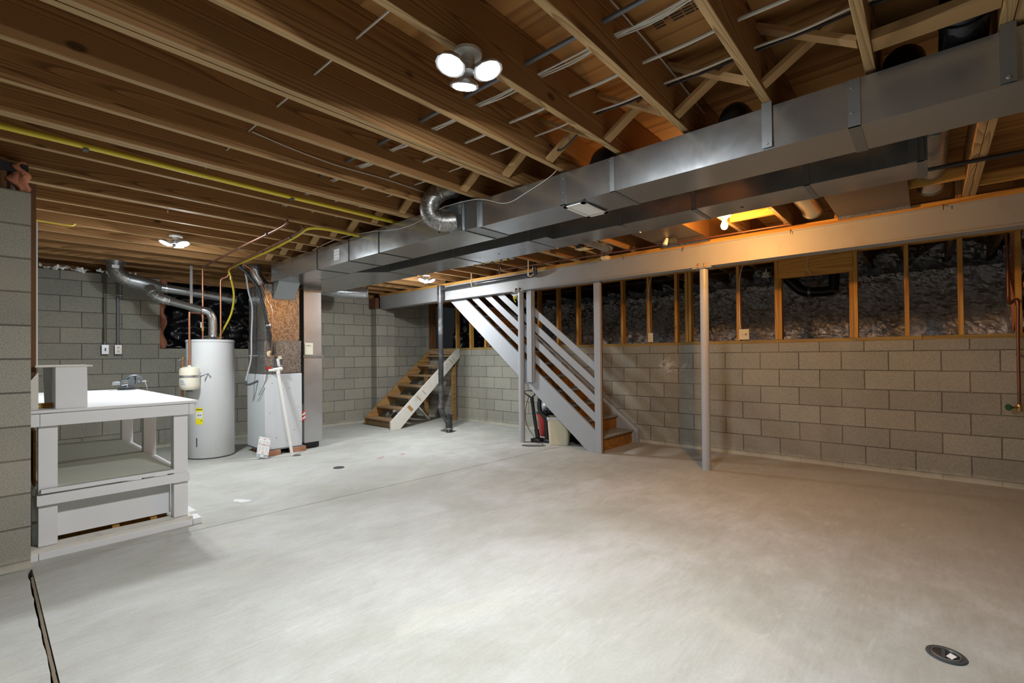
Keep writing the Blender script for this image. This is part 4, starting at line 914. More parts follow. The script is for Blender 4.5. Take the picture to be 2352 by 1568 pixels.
# small boxes at the beam
t = thing('ceiling_box', 'small electrical box with ivory cover hanging in the bay left of the smoke detector', 'box', (4.55, 2.90, 2.4))
part(t, 'box', mb().box(4.47, 4.55, 2.92, 2.975, 2.46, 2.56), MIRON)
part(t, 'cover', mb().box(4.455, 4.565, 2.86, 2.985, 2.452, 2.46), MIVORY)
part(t, 'wire', mb().bez([(4.55, 2.95, 2.50), (4.66, 2.9, 2.48), (4.75, 2.86, 2.52)], 0.004, 6), MCAB)
part(t, 'wire', mb().bez([(4.47, 2.96, 2.50), (4.34, 3.1, 2.52), (4.1, 3.2, 2.55)], 0.004, 6), MCAB)
t = thing('smoke_detector', 'round ivory smoke detector under a box beside the beam plate', 'detector', (5.02, 2.90, 2.40))
part(t, 'box', mb().lathe((5.02, 2.92, 2.475), [(0.05, 0), (0.05, -0.03)], 20), MIRON)
part(t, 'body', mb().lathe((5.02, 2.92, 2.445), [(0.062, 0), (0.062, -0.012), (0.052, -0.018), (0.048, -0.036), (0.03, -0.040)], 28), MIVORY)
t = thing('sprinkler_pipe', 'thin copper pipe slung under the joists along the beam, from the bulb toward the stack', 'pipe', (4.9, 3, 2.44))
part(t, 'pipe', mb().bez([(4.98, 0.95, 2.455), (4.95, 2.0, 2.455), (4.88, 3.0, 2.455), (4.80, 4.35, 2.455)], 0.0105, 10), MCOPD)
part(t, 'elbow', mb().bez([(4.80, 4.34, 2.455), (4.79, 4.42, 2.46), (4.79, 4.44, 2.52), (4.79, 4.44, 2.6)], 0.014, 10), MCOPD)
t = thing('porcelain_socket', 'small beige pull-chain lamp socket tilted under a pan left of the glowing bulb', 'socket', (4.72, 2.02, 2.45))
part(t, 'shell', mb().lathe((4.73, 2.05, 2.40), [(0.022, 0), (0.026, 0.01), (0.02, 0.05), (0.015, 0.072)], 16, axis=(0.25, -0.25, 1)), MPVC)
part(t, 'box', mb().box(4.78, 4.86, 1.97, 2.04, 2.43, 2.473), MIRON)
for i, (x, y, z0) in enumerate(((4.78, 5.02, 2.28), (4.63, 3.815, 2.27))):
    solo('white_hook', mb().bez([(x, y, 2.478), (x, y, 2.40), (x, y, z0+0.02), (x+0.01, y-0.015, z0), (x+0.03, y-0.03, z0+0.008), (x+0.033, y-0.033, z0+0.022)], 0.0075, 8), MCREAM,
        ['cream J-shaped pipe hook hanging near the lamp by the waste stack', 'cream J-shaped pipe hook hanging by the black pipe elbow'][i], 'hook', (x, y, z0), 'cream pipe hooks')
t = thing('water_manifold', 'cluster of brass valves and yellow tubes hanging near the beam, right of the far lamp', 'pipes', (4.3, 4.9, 2.4))
part(t, 'bar', mb().cyl((4.22, 5.15, 2.41), (4.30, 4.40, 2.41), 0.016, 10), MBRASS)
for k in range(5):
    part(t, 'valve', mb().lathe((4.235+0.016*k, 5.05-0.14*k, 2.41), [(0.024, -0.02), (0.03, 0), (0.024, 0.02)], 10, axis=(0, 1, 0.2)), MIRON)
part(t, 'yellow_tube', mb().bez([(4.2, 5.20, 2.40), (4.05, 5.45, 2.41), (3.9, 5.7, 2.44), (3.8, 5.9, 2.475)], 0.010, 8), MYEL)
part(t, 'yellow_tube', mb().bez([(4.22, 5.0, 2.43), (4.05, 5.1, 2.44), (3.85, 5.2, 2.46), (3.7, 5.3, 2.475)], 0.010, 8), MYEL)
part(t, 'yellow_tube', mb().bez([(4.3, 4.42, 2.42), (4.10, 4.5, 2.44), (3.9, 4.55, 2.465)], 0.010, 8), MYEL)
t.location += Vector((-0.08, -0.60, 0.02))
part(t, 'regulator', mb().lathe((4.23, 3.74, 2.42), [(0.03, 0), (0.045, 0.015), (0.045, 0.03), (0.02, 0.05)], 16), MGALVD)
solo('hanger_strap', mb().box(4.54, 4.565, 4.243, 4.247, 2.34, 2.4795), MGALVD, 'perforated metal hanger strap dangling beside the brass valves', 'strap', (4.41, 4.16, 2.3))

# ================================================================== WASTE STACK
t = thing('waste_stack', 'black painted waste pipe standing on the floor by the access steps, with a wye foot', 'pipe', (5.12, 6.05, 0))
part(t, 'stack', mb().tube([(5.08, 6.09, 0.42), (5.08, 6.09, 1.4), (5.08, 6.09, 2.24)], 0.043, 20), MBLKP)
part(t, 'hub_top', mb().cyl((5.08, 6.09, 2.14), (5.08, 6.09, 2.44), 0.055, 20), MBLKP)
part(t, 'hub', mb().cyl((5.08, 6.09, 0.40), (5.08, 6.09, 0.46), 0.053, 20), MBLKP)
part(t, 'offset', mb().tube(smooth([(5.08, 6.09, 0.43), (5.085, 6.08, 0.33), (5.12, 6.04, 0.24), (5.155, 6.0, 0.14)], 3), 0.046, 18), MBLKP)
part(t, 'foot_body', mb().lathe((5.155, 5.985, 0.0), [(0.062, 0), (0.064, 0.03), (0.056, 0.04), (0.056, 0.06), (0.060, 0.08), (0.060, 0.26), (0.068, 0.27), (0.068, 0.29), (0.03, 0.292)], 24), MBLKP)
part(t, 'cleanout_plug', mb().box(5.14, 5.17, 5.97, 6.0, 0.29, 0.305), MIRON)
part(t, 'clamp_band', mb().lathe((5.155, 5.985, 0.045), [(0.061, 0), (0.066, 0.004), (0.066, 0.024), (0.061, 0.028)], 24), MGALVD)
t = thing('black_drain_pipe', 'black horizontal drain pipe running along the steel beam from the waste stack', 'pipe', (5.1, 5, 2.38))
part(t, 'run', mb().cyl((5.105, 6.05, 2.375), (5.108, 4.12, 2.39), 0.028, 16), MBLKP)
part(t, 'elbow', mb().tube(smooth([(5.107, 4.16, 2.385), (5.104, 4.09, 2.39), (5.08, 4.06, 2.42), (5.06, 4.06, 2.47), (5.06, 4.06, 2.60)], 3), 0.031, 16), MBLKP)
part(t, 'hub', mb().cyl((5.106, 4.20, 2.383), (5.107, 4.14, 2.386), 0.036, 16), MBLKP)

# ================================================================== WORKBENCH
t = thing('workbench', 'long white painted wooden workbench with open shelf, behind the block stub wall', 'workbench', (0.64, 5.3, 0))
part(t, 'top', mb().prism([(0.203, 4.213), (1.11, 4.213), (1.11, 6.47), (0.203, 6.57)], 'Z', 0.922, 0.942), MWHT, bevel=0.003)
part(t, 'apron', mb().box(0.205, 0.245, 4.222, 4.25, 0.838, 0.918), MWHT)
part(t, 'apron', mb().box(0.2465, 1.048, 4.222, 4.25, 0.838, 0.918), MWHT, bevel=0.002)
part(t, 'apron', mb().box(1.0495, 1.085, 4.222, 6.40, 0.838, 0.918), MWHT, bevel=0.002)
for (x0, y0) in ((0.240, 4.252), (0.958, 4.252), (0.958, 5.24), (0.958, 6.22), (0.24, 6.22)):
    part(t, 'leg', mb().box(x0, x0+0.09, y0, y0+0.085, 0.07 if y0 < 5 else 0.0, 0.92), MWHT, bevel=0.003)
part(t, 'shelf', mb().box(0.25, 0.957, 4.24, 6.40, 0.425, 0.437), MSHELF)
part(t, 'shelf_rail', mb().box(0.232, 1.052, 4.222, 4.25, 0.335, 0.40), MWHT, bevel=0.002)
part(t, 'shelf_edge', mb().box(0.25, 0.957, 4.215, 4.252, 0.412, 0.437), MWHT, bevel=0.002)
part(t, 'shelf_rail', mb().box(0.99, 1.046, 4.26, 6.40, 0.335, 0.40), MWHT)
part(t, 'lower_panel', mb().box(0.32, 0.957, 4.345, 4.36, 0.095, 0.34), MWHT)
part(t, 'base_board', mb().box(0.203, 1.068, 4.205, 4.34, 0.045, 0.068), MWHTG)
part(t, 'base_front', mb().box(0.24, 1.066, 4.20, 4.225, 0.0, 0.045), MWHT, bevel=0.002)
part(t, 'base_block', mb().box(0.203, 0.238, 4.20, 4.34, 0.0, 0.045), MWHT, bevel=0.002)
part(t, 'base_block', mb().box(1.068, 1.125, 4.20, 4.34, 0.0, 0.045), MWHT, bevel=0.002)
part(t, 'side_sill', mb().prism([(1.05, 4.342), (1.125, 4.342), (1.105, 4.75), (1.05, 4.75)], 'Z', 0.0, 0.066), MWHT)
part(t, 'inner_slat', mb().box(0.35, 0.95, 4.42, 4.46, 0.0, 0.08), MOSB)
part(t, 'inner_block', mb().box(0.62, 0.66, 4.37, 4.42, 0.0, 0.075), ML['X'])
part(t, 'inner_block', mb().box(0.84, 0.88, 4.37, 4.42, 0.0, 0.075), ML['X'])
solo('leaning_panel', mb().box(0.2055, 0.222, 4.45, 5.3, 0.0, 0.40), MGALVD, 'dull metal sheet wedged between the stub wall and the workbench leg, low down', 'panel', (0.21, 4.8, 0))
solo('particle_board', mb().box(0.2235, 0.236, 4.36, 5.2, 0.44, 0.80), MOSB, 'particle board panel with a raw orange edge beside the front bench leg', 'panel', (0.23, 4.7, 0.44))
solo('brown_board', mb().prism([(4.315, 2.40), (4.33, 2.40), (4.33, 0.96), (4.315, 0.96)], 'X', 0.205, 0.234), MBOARD, 'dark brown vertical board standing on the bench against the stub wall end', 'board', (0.22, 4.32, 0.95))
solo('white_batten', mb().box(0.235, 0.243, 4.335, 4.36, 1.17, 2.16), MWHT, 'thin white vertical batten edging the brown board', 'board', (0.24, 4.34, 1.17))
t = thing('bench_organizer', 'homemade white wooden organizer box with overhanging lid on the near left bench corner', 'organizer', (0.36, 4.4, 0.943))
part(t, 'lid', mb().prism([(0.226, 4.235), (0.50, 4.235), (0.49, 4.60), (0.226, 4.60)], 'Z', 1.214, 1.225), MWHTG, bevel=0.001)
part(t, 'front_panel', mb().prism([(0.318, 0.9435), (0.474, 0.9435), (0.471, 1.213), (0.318, 1.213)], 'Y', 4.236, 4.252), MWHT, bevel=0.002)
part(t, 'side_panel', mb().beam((0.325, 4.26, 1.08), (0.325, 4.58, 1.08), 0.012, 0.265), MWHT)
part(t, 'inner_panel', mb().prism([(0.275, 1.212), (0.335, 1.212), (0.365, 0.9435), (0.285, 0.9435)], 'Y', 4.50, 4.515), MWHT)
part(t, 'cross_bar', mb().box(0.245, 0.30, 4.42, 4.44, 0.962, 0.972), MPVC)
solo('wood_scrap', mb().box(0.252, 0.345, 4.40, 4.42, 0.943, 0.975), ML['X'], 'small raw yellow wood strip inside the organizer box on the bench', 'wood scrap', (0.3, 4.41, 0.943))
solo('bench_end_board', mb().prism([(0.205, 0.943), (0.243, 0.943), (0.243, 1.185), (0.205, 1.125)], 'Y', 4.285, 4.303), MWHTG, 'worn white board with a slanted top against the stub wall, left end of the bench', 'board', (0.22, 4.29, 0.943))
# vise
t = thing('bench_vise', 'dark cast iron vise with a cast number 4 at the far bench end', 'vise', (0.95, 6.3, 0.942))
part(t, 'swivel_base', mb().lathe((0.93, 6.28, 0.942), [(0.085, 0), (0.088, 0.008), (0.06, 0.012), (0.058, 0.022), (0.078, 0.026), (0.078, 0.036), (0.03, 0.04)], 24), MIRON)
part(t, 'body', mb().prism([(0.865, 1.000), (0.88, 0.985), (0.965, 0.985), (1.0, 1.0), (1.005, 1.045), (0.98, 1.055), (0.875, 1.055), (0.865, 1.045)], 'Y', 6.24, 6.30), MIRON, bevel=0.003)
part(t, 'slide', mb().box(0.792, 0.868, 6.25, 6.292, 1.000, 1.04), MGALVD, bevel=0.003)
part(t, 'anvil_dome', mb().tube(smooth([(0.915, 6.272, 1.055), (0.94, 6.272, 1.085), (0.98, 6.272, 1.098), (1.02, 6.272, 1.098), (1.05, 6.272, 1.083), (1.068, 6.272, 1.058)], 3), 0.018, 12), MIRON)
part(t, 'front_jaw', mb().prism([(1.005, 1.008), (1.065, 1.008), (1.07, 1.052), (1.05, 1.085), (1.01, 1.09)], 'Y', 6.24, 6.30), MIRON, bevel=0.003)
part(t, 'back_jaw', mb().prism([(0.93, 1.05), (0.99, 1.05), (0.99, 1.09), (0.95, 1.088)], 'Y', 6.24, 6.30), MIRON, bevel=0.003)
part(t, 'lock_lever', mb().cyl((0.875, 6.225, 0.995), (0.925, 6.222, 1.005), 0.005, 8), MSTEEL)
part(t, 'lock_bolt', mb().cyl((0.925, 6.225, 0.975), (0.925, 6.225, 1.01), 0.006, 8), MSTEEL)
part(t, 'screw_end', mb().cyl((1.07, 6.27, 1.033), (1.115, 6.27, 1.033), 0.01, 10), MSTEEL)
part(t, 'handle', mb().bez([(1.093, 6.262, 1.05), (1.10, 6.262, 1.03), (1.115, 6.26, 0.98), (1.125, 6.26, 0.93)], 0.004, 8), MSTEEL)
text(t, '4', 0.04, (1.035, 6.2385, 1.033), (1, 0, 0), (0, 0, 1), MGOLD, ext=0.001)
text(t, 'PRO', 0.02, (0.915, 6.2385, 1.026), (1, 0, 0), (0, 0, 1), MGOLD, ext=0.001)
t.location.x += 0.075; t.scale = (0.88, 1, 0.92)
# wall conduits
for (x, mat, n, zb, lab) in ((1.088, MCONDO, 0, 1.335, 'olive-tinted conduit drop with a switch box on the back wall, left of the pair'), (1.222, MCONDU, 1, 1.335, 'grey conduit drop with an outlet box on the back wall, right of the pair')):
    t = thing('conduit_drop', lab, 'conduit', (x, 8.2, zb), 'conduit drops on the back wall')
    part(t, 'pipe', mb().cyl((x, 8.197, zb+0.15), (x, 8.197, 2.46), 0.0165, 14), mat)
    part(t, 'connector', mb().cyl((x, 8.197, zb+0.12), (x, 8.197, zb+0.165), 0.0205, 14), MCONDU)
    bx = part(t, 'box', mb().box(x-0.036, x+0.036, 8.165, 8.219, zb, zb+0.12), MCONDU, bevel=0.003)
    mesh_obj('cover', mb().box(x-0.038, x+0.038, 8.159, 8.165, zb-0.004, zb+0.122), MSTEEL, parent=bx, bevel=0.002)
    if n:
        for z in (zb+0.035, zb+0.085): mesh_obj('receptacle', mb().lathe((x, 8.158, z), [(0.016, 0), (0.015, 0.002)], 12, axis=(0, -1, 0)), MIVORY, parent=bx)
    else: mesh_obj('toggle', mb().box(x-0.007, x+0.007, 8.148, 8.159, zb+0.04, zb+0.08), MIRON, parent=bx)
    for z in (1.71, 2.13):
        part(t, 'pipe_clamp', mb().box(x-0.019, x+0.05, 8.175, 8.219, z-0.01, z+0.01) if False else mb().tube([(x-0.02, 8.185, z), (x, 8.177, z), (x+0.02, 8.185, z), (x+0.022, 8.214, z), (x+0.045, 8.214, z)], 0.006, 6), MSTEEL)

# ================================================================== MAIN STAIRCASE
SL = 0.785                                   # slope
RUN, RISE = 0.2426, 0.1905
t = thing('staircase', 'grey painted wooden staircase with slanted railing boards rising under the steel beam', 'staircase', (5.75, 3.2, 0))
zt = lambda y: 0.275 + (y-3.23)*SL           # top edge of the outer stringer
ytop = 3.23 + (2.195-0.275)/SL
part(t, 'stringer', mb().prism([(3.235, 0.0), (3.235, 0.275), (ytop, 2.195), (ytop+0.38, 2.195), (3.36, 0.0)], 'X', 5.262, 5.300), MGREY, bevel=0.002)
part(t, 'stringer', mb().prism([(3.165, 0.0), (3.165, 0.165), (6.25, 0.165+(6.25-3.165)*SL), (6.6, 2.475), (6.38, 2.30), (3.42, 0.0)], 'X', 6.18, 6.215), MGREY, bevel=0.002)
part(t, 'wall_skirt', mb().prism([(3.13, 0.0), (3.13, 0.19), (6.1, 2.47), (6.3, 2.47), (3.30, 0.0)], 'X', 6.218, 6.272), MGREY)
for i in range(12):
    y = 3.205 + i*RUN; z = (i+1)*RISE
    part(t, 'riser', mb().box(5.302, 6.178, y, y+0.014, z-RISE+0.0005, z-0.028), MOSB, label='unpainted orange strand board riser')
    part(t, 'tread', mb().box(5.302, 6.178, y-0.03, y+RUN+0.002, z-0.027, z), MGREYD, bevel=0.006)
part(t, 'newel_post', mb().box(5.240, 5.282, 3.143, 3.233, 0.0, 2.199), MGREY, bevel=0.002)
part(t, 'newel_backing', mb().box(5.284, 5.301, 3.143, 3.233, 0.0, 2.199), MBOARD)
for zc in (0.44, 0.67, 0.885, 1.10):
    def zr(y): return zc + (y-3.233)*SL
    h = 0.058
    yt1 = 3.233 + (2.195-(zc+h))/SL; yt2 = 3.233 + (2.195-(zc-h))/SL
    part(t, 'railing_board', mb().prism([(3.234, zc-h), (3.234, zc+h), (yt1, 2.195), (yt2, 2.195)], 'X', 5.264, 5.283), MGREY, bevel=0.0015)
t = thing('hanging_post', 'layered grey board post hanging from the beam beside the front steel column', 'post', (5.22, 4.28, 0.88))
part(t, 'face_board', mb().box(5.208, 5.226, 4.245, 4.325, 0.875, 2.199), MGREY, bevel=0.002)
part(t, 'core_board', mb().box(5.227, 5.262, 4.262, 4.350, 0.885, 2.199), MGREY, bevel=0.002)
part(t, 'back_board', mb().box(5.2275, 5.262, 4.222, 4.260, 0.885, 2.199), MGREY, bevel=0.002)
part(t, 'loose_bolt', mb().cyl((5.20, 4.30, 0.875), (5.24, 4.30, 0.868), 0.006, 8), MIRON)
solo('yellow_ribbon', mb().bez([(5.25, 4.62, 2.13), (5.24, 4.58, 2.10), (5.25, 4.55, 2.15), (5.24, 4.60, 2.11), (5.25, 4.57, 2.05)], 0.008, 6), MYEL, 'knotted yellow ribbon on the topmost railing board near the beam', 'ribbon', (5.25, 4.6, 2.05))

# ================================================================== ACCESS STEPS (to the crawl space)
t = thing('access_steps', 'open wooden access steps climbing in the back corner to the crawl space sill', 'steps', (5.4, 7.4, 0))
s2 = (1.43-0.12)/(6.27-4.66)
part(t, 'stringer', mb().prism([(4.662, 0.0), (4.662, 0.135), (6.215, 1.415), (6.268, 1.415), (6.268, 1.24), (4.86, 0.0)], 'Y', 6.93, 6.965), MWHTG, bevel=0.002, label='white painted near stringer with brown stain marks')
sp = t.children[-1] if t.children else None
stg = [o for o in COL.objects if o.name.startswith('stringer') and o.parent == t][0]
for (u, w) in ((0.20, 0.05), (0.34, 0.012), (0.42, 0.008), (0.66, 0.010), (0.86, 0.010), (0.90, 0.006)):
    x = 4.70 + 1.5*u; z = 0.10 + 1.26*u
    mesh_obj('stain_mark', mb().hexa([(x, 6.9285, z+0.01), (x+0.09, 6.9285, z-0.075), (x+0.09+w, 6.9285, z-0.075+w*0.8), (x+w, 6.9285, z+0.01+w*0.8)] + [(x, 6.929, z+0.01), (x+0.09, 6.929, z-0.075), (x+0.09+w, 6.929, z-0.075+w*0.8), (x+w, 6.929, z+0.01+w*0.8)]), MSTEPX, parent=stg)
part(t, 'stringer', mb().prism([(4.752, 0.0), (4.752, 0.135), (6.268, 1.395), (6.268, 1.16), (4.90, 0.0)], 'Y', 7.87, 7.908), MSTEPX, bevel=0.002)
for i in range(7):
    x = 4.745 + i*0.2365; z = 0.14 + i*0.1905
    part(t, 'tread', mb().box(x, min(x+0.235, 6.234), 6.967, 7.868, z-0.035, z), MSTEP, bevel=0.004)
    xe = min(x+0.22, 6.23); part(t, 'tread_cleat', mb().prism([(x+0.03, z-0.036), (xe, z-0.036), (xe, z-0.10)], 'Y', 7.83, 7.869), MSTEPX)
part(t, 'top_riser', mb().box(6.235, 6.27, 6.967, 7.868, 1.30, 1.395), MSTEP)
part(t, 'support_post', mb().box(6.10, 6.19, 6.967, 7.005, 0, 1.12), MSTEPX, bevel=0.002)
part(t, 'support_post', mb().box(6.10, 6.19, 7.828, 7.866, 0, 1.12), MSTEPX, bevel=0.002)
part(t, 'foot_block', mb().box(4.78, 4.82, 6.967, 7.868, 0.0, 0.085), MSTEP)
solo('prop_board', mb().beam((5.05, 7.75, 0.02), (5.4, 7.75, 0.30), 0.02, 0.06, up=(0, 1, 0)), MWHTG, 'pale scrap board leaning under the lower access steps', 'board', (5.2, 7.75, 0))
solo('prop_board', mb().beam((5.85, 7.4, 0.03), (5.45, 7.4, 0.42), 0.02, 0.08, up=(0, 1, 0)), MWHTG, 'pale scrap board slanting under the middle of the access steps', 'board', (5.7, 7.4, 0))
solo('ragged_film', mb().grid(lambda u, v: (6.0+0.2*u+0.15*v, 6.90+0.01*math.sin(v*9), 0.02+0.95*v), 4, 12), MCLEAR, 'grey plastic film hanging beside the post under the access steps', 'plastic sheet', (6.1, 6.9, 0.0)) if False else None

# ================================================================== VACUUM, BIN, TOOLS UNDER THE STAIRS
t = thing('shop_vacuum', 'red and black shop vacuum with grey lid standing under the stair stringer', 'vacuum', (5.62, 4.28, 0))
VX, VY = 5.66, 4.27
part(t, 'drum', mb().lathe((VX, VY, 0.06), [(0.15, 0), (0.165, 0.02), (0.185, 0.28), (0.20, 0.30), (0.20, 0.33)], 32), MRED)
part(t, 'rim', mb().lathe((VX, VY, 0.392), [(0.205, 0), (0.21, 0.02), (0.19, 0.03)], 32), MBLK)
part(t, 'lid', mb().lathe((VX, VY, 0.424), [(0.19, 0), (0.185, 0.04), (0.14, 0.13), (0.10, 0.17), (0.05, 0.18)], 32), MCLEAR)
part(t, 'stripe', mb().tube([(VX-0.187, VY-0.02, 0.46), (VX-0.175, VY-0.09, 0.44), (VX-0.11, VY-0.15, 0.45), (VX-0.09, VY-0.13, 0.53), (VX-0.04, VY-0.10, 0.60)], 0.007, 8), MBLUE)
part(t, 'hose', mb().tube(smooth([(VX-0.02, VY-0.13, 0.60), (VX-0.12, VY-0.08, 0.66), (VX-0.22, VY-0.03, 0.66), (VX-0.28, VY-0.02, 0.56), (VX-0.27, VY-0.05, 0.42), (VX-0.20, VY-0.18, 0.32)], 8), 0.031, 14, corr=0.08), MBLK)
for (dx, dy) in ((-0.13, -0.13), (0.13, -0.13), (-0.13, 0.13), (0.13, 0.13)):
    part(t, 'caster', mb().lathe((VX+dx, VY+dy, 0.0), [(0.03, 0), (0.035, 0.02), (0.03, 0.055)], 12), MBLK)
t = thing('vacuum_wand', 'black upright stick vacuum with loop handle in front of the shop vacuum', 'vacuum', (5.30, 4.25, 0))
part(t, 'tube', mb().tube([(5.395, 4.305, 0.08), (5.375, 4.34, 0.35), (5.355, 4.37, 0.65)], 0.026, 14), MBLK)
part(t, 'lower_sleeve', mb().tube([(5.398, 4.30, 0.06), (5.39, 4.315, 0.18)], 0.034, 14), MBLK)
part(t, 'handle', mb().bez([(5.355, 4.37, 0.64), (5.335, 4.43, 0.675), (5.325, 4.475, 0.705), (5.33, 4.475, 0.74), (5.35, 4.40, 0.745), (5.365, 4.34, 0.735), (5.365, 4.32, 0.69), (5.355, 4.36, 0.655)], 0.010, 8), MBLK)
part(t, 'floor_head', mb().box(5.31, 5.46, 4.22, 4.37, 0.0, 0.055), MBLK, bevel=0.015)
t = thing('vacuum_nozzle', 'black crevice tube and floor nozzle standing between wand and waste bin', 'vacuum tool', (5.42, 4.17, 0))
part(t, 'tube', mb().tube([(5.445, 4.17, 0.05), (5.44, 4.19, 0.46)], 0.030, 14), MBLK)
part(t, 'nozzle', mb().box(5.38, 5.51, 4.08, 4.20, 0.0, 0.05), MBLK, bevel=0.012)
solo('power_cord', mb().bez([(5.345, 4.36, 0.75), (5.38, 4.28, 0.79), (5.44, 4.14, 0.72), (5.50, 4.08, 0.60), (5.54, 4.08, 0.57)], 0.0045, 8), MBLK, 'black cord arching from the stick vacuum handle toward the lid of the shop vacuum', 'cord', (5.3, 4.2, 0.7))
solo('power_cord', mb().bez([(5.33, 4.40, 0.68), (5.315, 4.46, 0.45), (5.305, 4.43, 0.25), (5.28, 4.26, 0.08), (5.24, 4.08, 0.006), (5.16, 4.12, 0.006), (5.07, 4.24, 0.006), (5.02, 4.28, 0.006), (5.03, 4.16, 0.006), (5.13, 4.04, 0.006), (5.22, 4.02, 0.006)], 0.0045, 8), MBLK, 'black cord hanging from the stick vacuum and looping on the floor by the round column', 'cord', (5.2, 4.2, 0))
t = thing('waste_bin', 'beige rectangular waste bin with a clear bag under the stairs', 'bin', (5.36, 3.86, 0))
cx, cy = 5.435, 3.935; ang = math.radians(-64)
ex, ey = Vector((math.cos(ang), math.sin(ang), 0)), Vector((-math.sin(ang), math.cos(ang), 0))
def rbox(m, c, w0, d0, w1, d1, z0, z1, rc=0.03, nseg=4):
    rings = []
    for (w, d, z) in ((w0, d0, z0), (w1, d1, z1)):
        pts = []
        for (sx, sy, a0) in ((1, 1, 0), (-1, 1, PI/2), (-1, -1, PI), (1, -1, 1.5*PI)):
            for k in range(nseg+1):
                a = a0 + k*PI/2/nseg
                px = sx*(w/2-rc) + rc*math.cos(a); py = sy*(d/2-rc) + rc*math.sin(a)
                pts.append(Vector(c) + ex*px + ey*py + Vector((0, 0, z)))
        rings.append([m.bm.verts.new(p) for p in pts])
    a, b_ = rings; n = len(a)
    for k in range(n): m.bm.faces.new([a[k], a[(k+1) % n], b_[(k+1) % n], b_[k]])
    m.bm.faces.new(a[::-1]); return m, b_
m, rg = rbox(mb(), (cx, cy, 0), 0.275, 0.19, 0.32, 0.235, 0.003, 0.385, 0.045)
part(t, 'body', m, MBIN)
m, rg = rbox(mb(), (cx, cy, 0), 0.326, 0.241, 0.328, 0.243, 0.368, 0.388, 0.045)
for f in [f for f in m.bm.faces if len(f.verts) > 4]: m.bm.faces.remove(f)
part(t, 'rim', m, MBIN)
m, rg = rbox(mb(), (cx, cy, 0), 0.331, 0.246, 0.332, 0.247, 0.345, 0.394, 0.045, 10)
for f in [f for f in m.bm.faces if len(f.verts) > 4]: m.bm.faces.remove(f)
for i, v in enumerate(m.bm.verts):
    if v.co.z < 0.36: v.co.z += 0.03*math.sin(i*1.3)*math.sin(i*0.37)
part(t, 'bag_edge', m, plain('clear_bag', (0.62, 0.64, 0.68), 0.15, 0.4, bumps=0.8, nscale=12))
solo('dark_sack', mb().grid(lambda u, v: (5.66+0.36*u, 3.66+0.36*v+0.03*math.sin(u*9), 0.004+0.17*math.sin(PI*u)**0.7*math.sin(PI*v)**0.7+0.012*math.sin(u*31)*math.sin(v*27)), 24, 24), MBLK, 'crumpled black sack lying on the floor behind the waste bin', 'bag', (5.75, 3.9, 0))
t = thing('chain', 'small heap of silver chain links on the floor under the stair stringer', 'chain', (5.50, 3.62, 0))
rr = random.Random(3)
for k in range(9):
    a = rr.uniform(0, PI); p = Vector((5.42+k*0.022, 3.70-k*0.022+rr.uniform(-0.012, 0.012), 0.004)); d = Vector((math.cos(a), math.sin(a), 0))*0.013; e = Vector((-d.y, d.x, 0))*0.6
    part(t, 'link', mb().tube([p+d, p+e, p-d, p-e, p+d], 0.003, 6), MSTEEL)
solo('wood_wedge', mb().box(5.262, 5.30, 3.24, 3.33, 0.0, 0.04), ML['Y'], 'small pale wood scrap under the foot of the outer stair stringer', 'wood scrap', (5.28, 3.28, 0)) if False else None
# slack dark clutter further under the stairs
solo('floor_hose', mb().bez([(5.62, 3.80, 0.02), (5.75, 3.66, 0.02), (5.95, 3.72, 0.02), (6.02, 3.95, 0.02)], 0.014, 8), MBLK, 'black hose end on the floor just right of the black sack', 'hose', (5.8, 3.7, 0))

# ================================================================== FLOOR DETAILS
t = thing('cleanout_fitting', 'round metal clean-out ring sunk in the floor at the lower right corner', 'drain', (2.655, -0.035, 0))
part(t, 'outer_ring', mb().lathe((2.655, -0.035, 0.0), [(0.066, 0.0005), (0.064, 0.006), (0.052, 0.007), (0.048, 0.003)], 40), MIRON)
part(t, 'inner_ring', mb().lathe((2.655, -0.035, 0.0), [(0.049, 0.004), (0.048, 0.009), (0.044, 0.009), (0.043, 0.005)], 40), MSTEEL)
part(t, 'dark_plug', mb().lathe((2.655, -0.035, 0.0), [(0.044, 0.0055), (0.042, 0.0065), (0.001, 0.0068)], 40), MBLK)
part(t, 'slot_bar', mb().box(2.615, 2.695, -0.032, -0.020, 0.0069, 0.010), MIRON)
part(t, 'pale_scrap', mb().prism([(2.62, -0.052), (2.655, -0.068), (2.672, -0.048), (2.635, -0.034)], 'Z', 0.0069, 0.0078), MPAPER)
solo('metal_disc', mb().lathe((2.71, 5.065, 0.0), [(0.062, 0.0005), (0.060, 0.004), (0.04, 0.005), (0.001, 0.005)], 32), MIRON, 'small round metal disc in the middle of the concrete floor', 'drain cover', (2.71, 5.065, 0))
rr = random.Random(11)
m = mb()
m.prism([(1.50, 4.52), (1.56, 4.50), (1.60, 4.53), (1.57, 4.56), (1.545, 4.62), (1.50, 4.66), (1.47, 4.60), (1.50, 4.56)], 'Z', 0.0003, 0.0012)
solo('paint_splash', m, MWHT, 'small white paint splash on the floor between workbench and metal disc', 'paint spot', (1.53, 4.57, 0))
def scrib(x, y, s, lab):
    m = mb()
    for k in range(6):
        a = rr.uniform(0, PI*2); c = Vector((x+rr.uniform(-s, s), y+rr.uniform(-s, s), 0.0008)); d = Vector((math.cos(a), math.sin(a), 0))*s*0.45
        m.beam(c-d, c+d, 0.006, 0.0006)
    solo('red_marking', m, MREDINK, lab, 'marking', (x, y, 0), 'red marks on the floor')
scrib(3.30, 5.12, 0.07, 'faint red sprayed mark on the floor, the left one near the metal disc')
scrib(3.62, 5.15, 0.06, 'faint red sprayed mark on the floor, the right one toward the stairs')
m = mb()
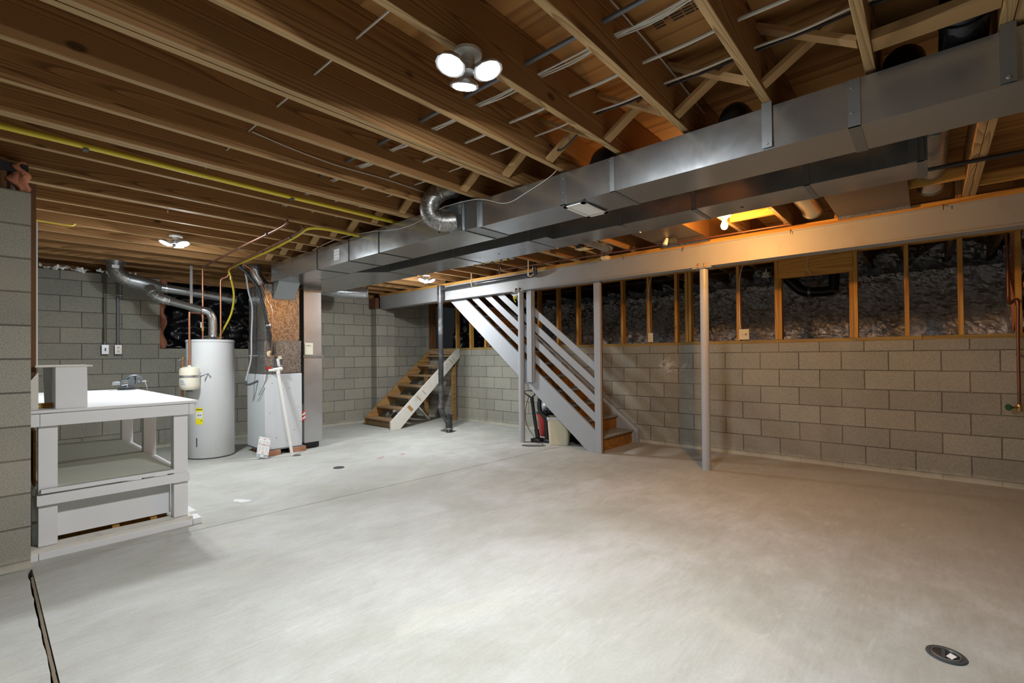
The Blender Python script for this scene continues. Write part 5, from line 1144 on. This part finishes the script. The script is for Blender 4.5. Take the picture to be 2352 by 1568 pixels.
for i in range(36):
    y = 3.93 - i*0.18; x = 0.1955+rr.uniform(-0.0015, 0.0015)
    if y < -2.4: break
    m.beam((x, y, -0.009), (0.1955, y-0.181, -0.009), 0.011, 0.012)
o = solo('joint_filler', m, plain('joint_fibre', (0.20, 0.16, 0.11), 0.95, var=0.35, nscale=40), 'frayed brown joint filler strip in the long floor gap at the lower left', 'joint filler', (0.2, 1.0, -0.02))
# stub wall top: brown rim board and loose insulation
solo('rim_board', mb().box(-2.15, 0.10, 4.135, 4.175, 2.288, 2.478), MBOARD, 'dark rough rim board on top of the block stub wall', 'board', (-1, 4.15, 2.29))
def blob(u, v):
    a = 2*PI*u; z = 2.285+0.19*v; r = 0.045*math.sin(PI*min(max(v*0.9+0.08, 0), 1))**0.6*(1+0.25*math.sin(a*3+v*9)+0.15*math.sin(a*7+v*23))
    return (0.155+0.9*r*math.cos(a)+0.012*math.sin(v*14), 4.14+r*math.sin(a), z)
solo('insulation_tuft', mb().grid(blob, 28, 16), MINS, 'pink orange insulation tuft poking out on top of the block stub wall', 'insulation', (0.155, 4.14, 2.288))
solo('stub_cap', mb().box(-0.05, 0.19, 4.12, 4.28, 2.4, 2.455), MDARKG, 'dark cap strip under the joist above the stub wall', 'strip', (0.1, 4.2, 2.4))

# ink stamp printed on the plywood subfloor, black rod under the joists at the right
m = mb()
for k, (dy, w) in enumerate(((0.0, 0.045), (0.052, 0.02), (0.08, 0.05), (0.135, 0.04), (0.18, 0.015))):
    for j in range(4 if k != 1 else 2):
        m.box(1.985+j*0.02, 1.995+j*0.02, 0.915-dy-w, 0.915-dy, 2.7488, 2.7496)
solo('plywood_stamp', m, MINK, 'faded dark ink stamp printed on the plywood between two joists at the top', 'stamp', (2.02, 0.8, 2.749))
solo('black_rod', mb().bez([(4.14, 0.55, 2.462), (4.155, 0.0, 2.463), (4.17, -0.45, 2.462), (4.18, -0.9, 2.463)], 0.013, 10), MBLK, 'thin black pipe crossing below the joists past the capped end of the second duct', 'pipe', (4.16, 0, 2.46))
t = thing('white_fitting', 'small white round fitting hanging in the crawl space left of the framed opening', 'fitting', (7.4, 1.75, 2.35))
part(t, 'body', mb().lathe((7.4, 1.72, 2.33), [(0.03, 0), (0.06, 0.015), (0.06, 0.03), (0.03, 0.045), (0.05, 0.06), (0.05, 0.07)], 18), MPVC)
part(t, 'stem', mb().cyl((7.4, 1.72, 2.39), (7.4, 1.72, 2.475), 0.012, 10), MPVC)
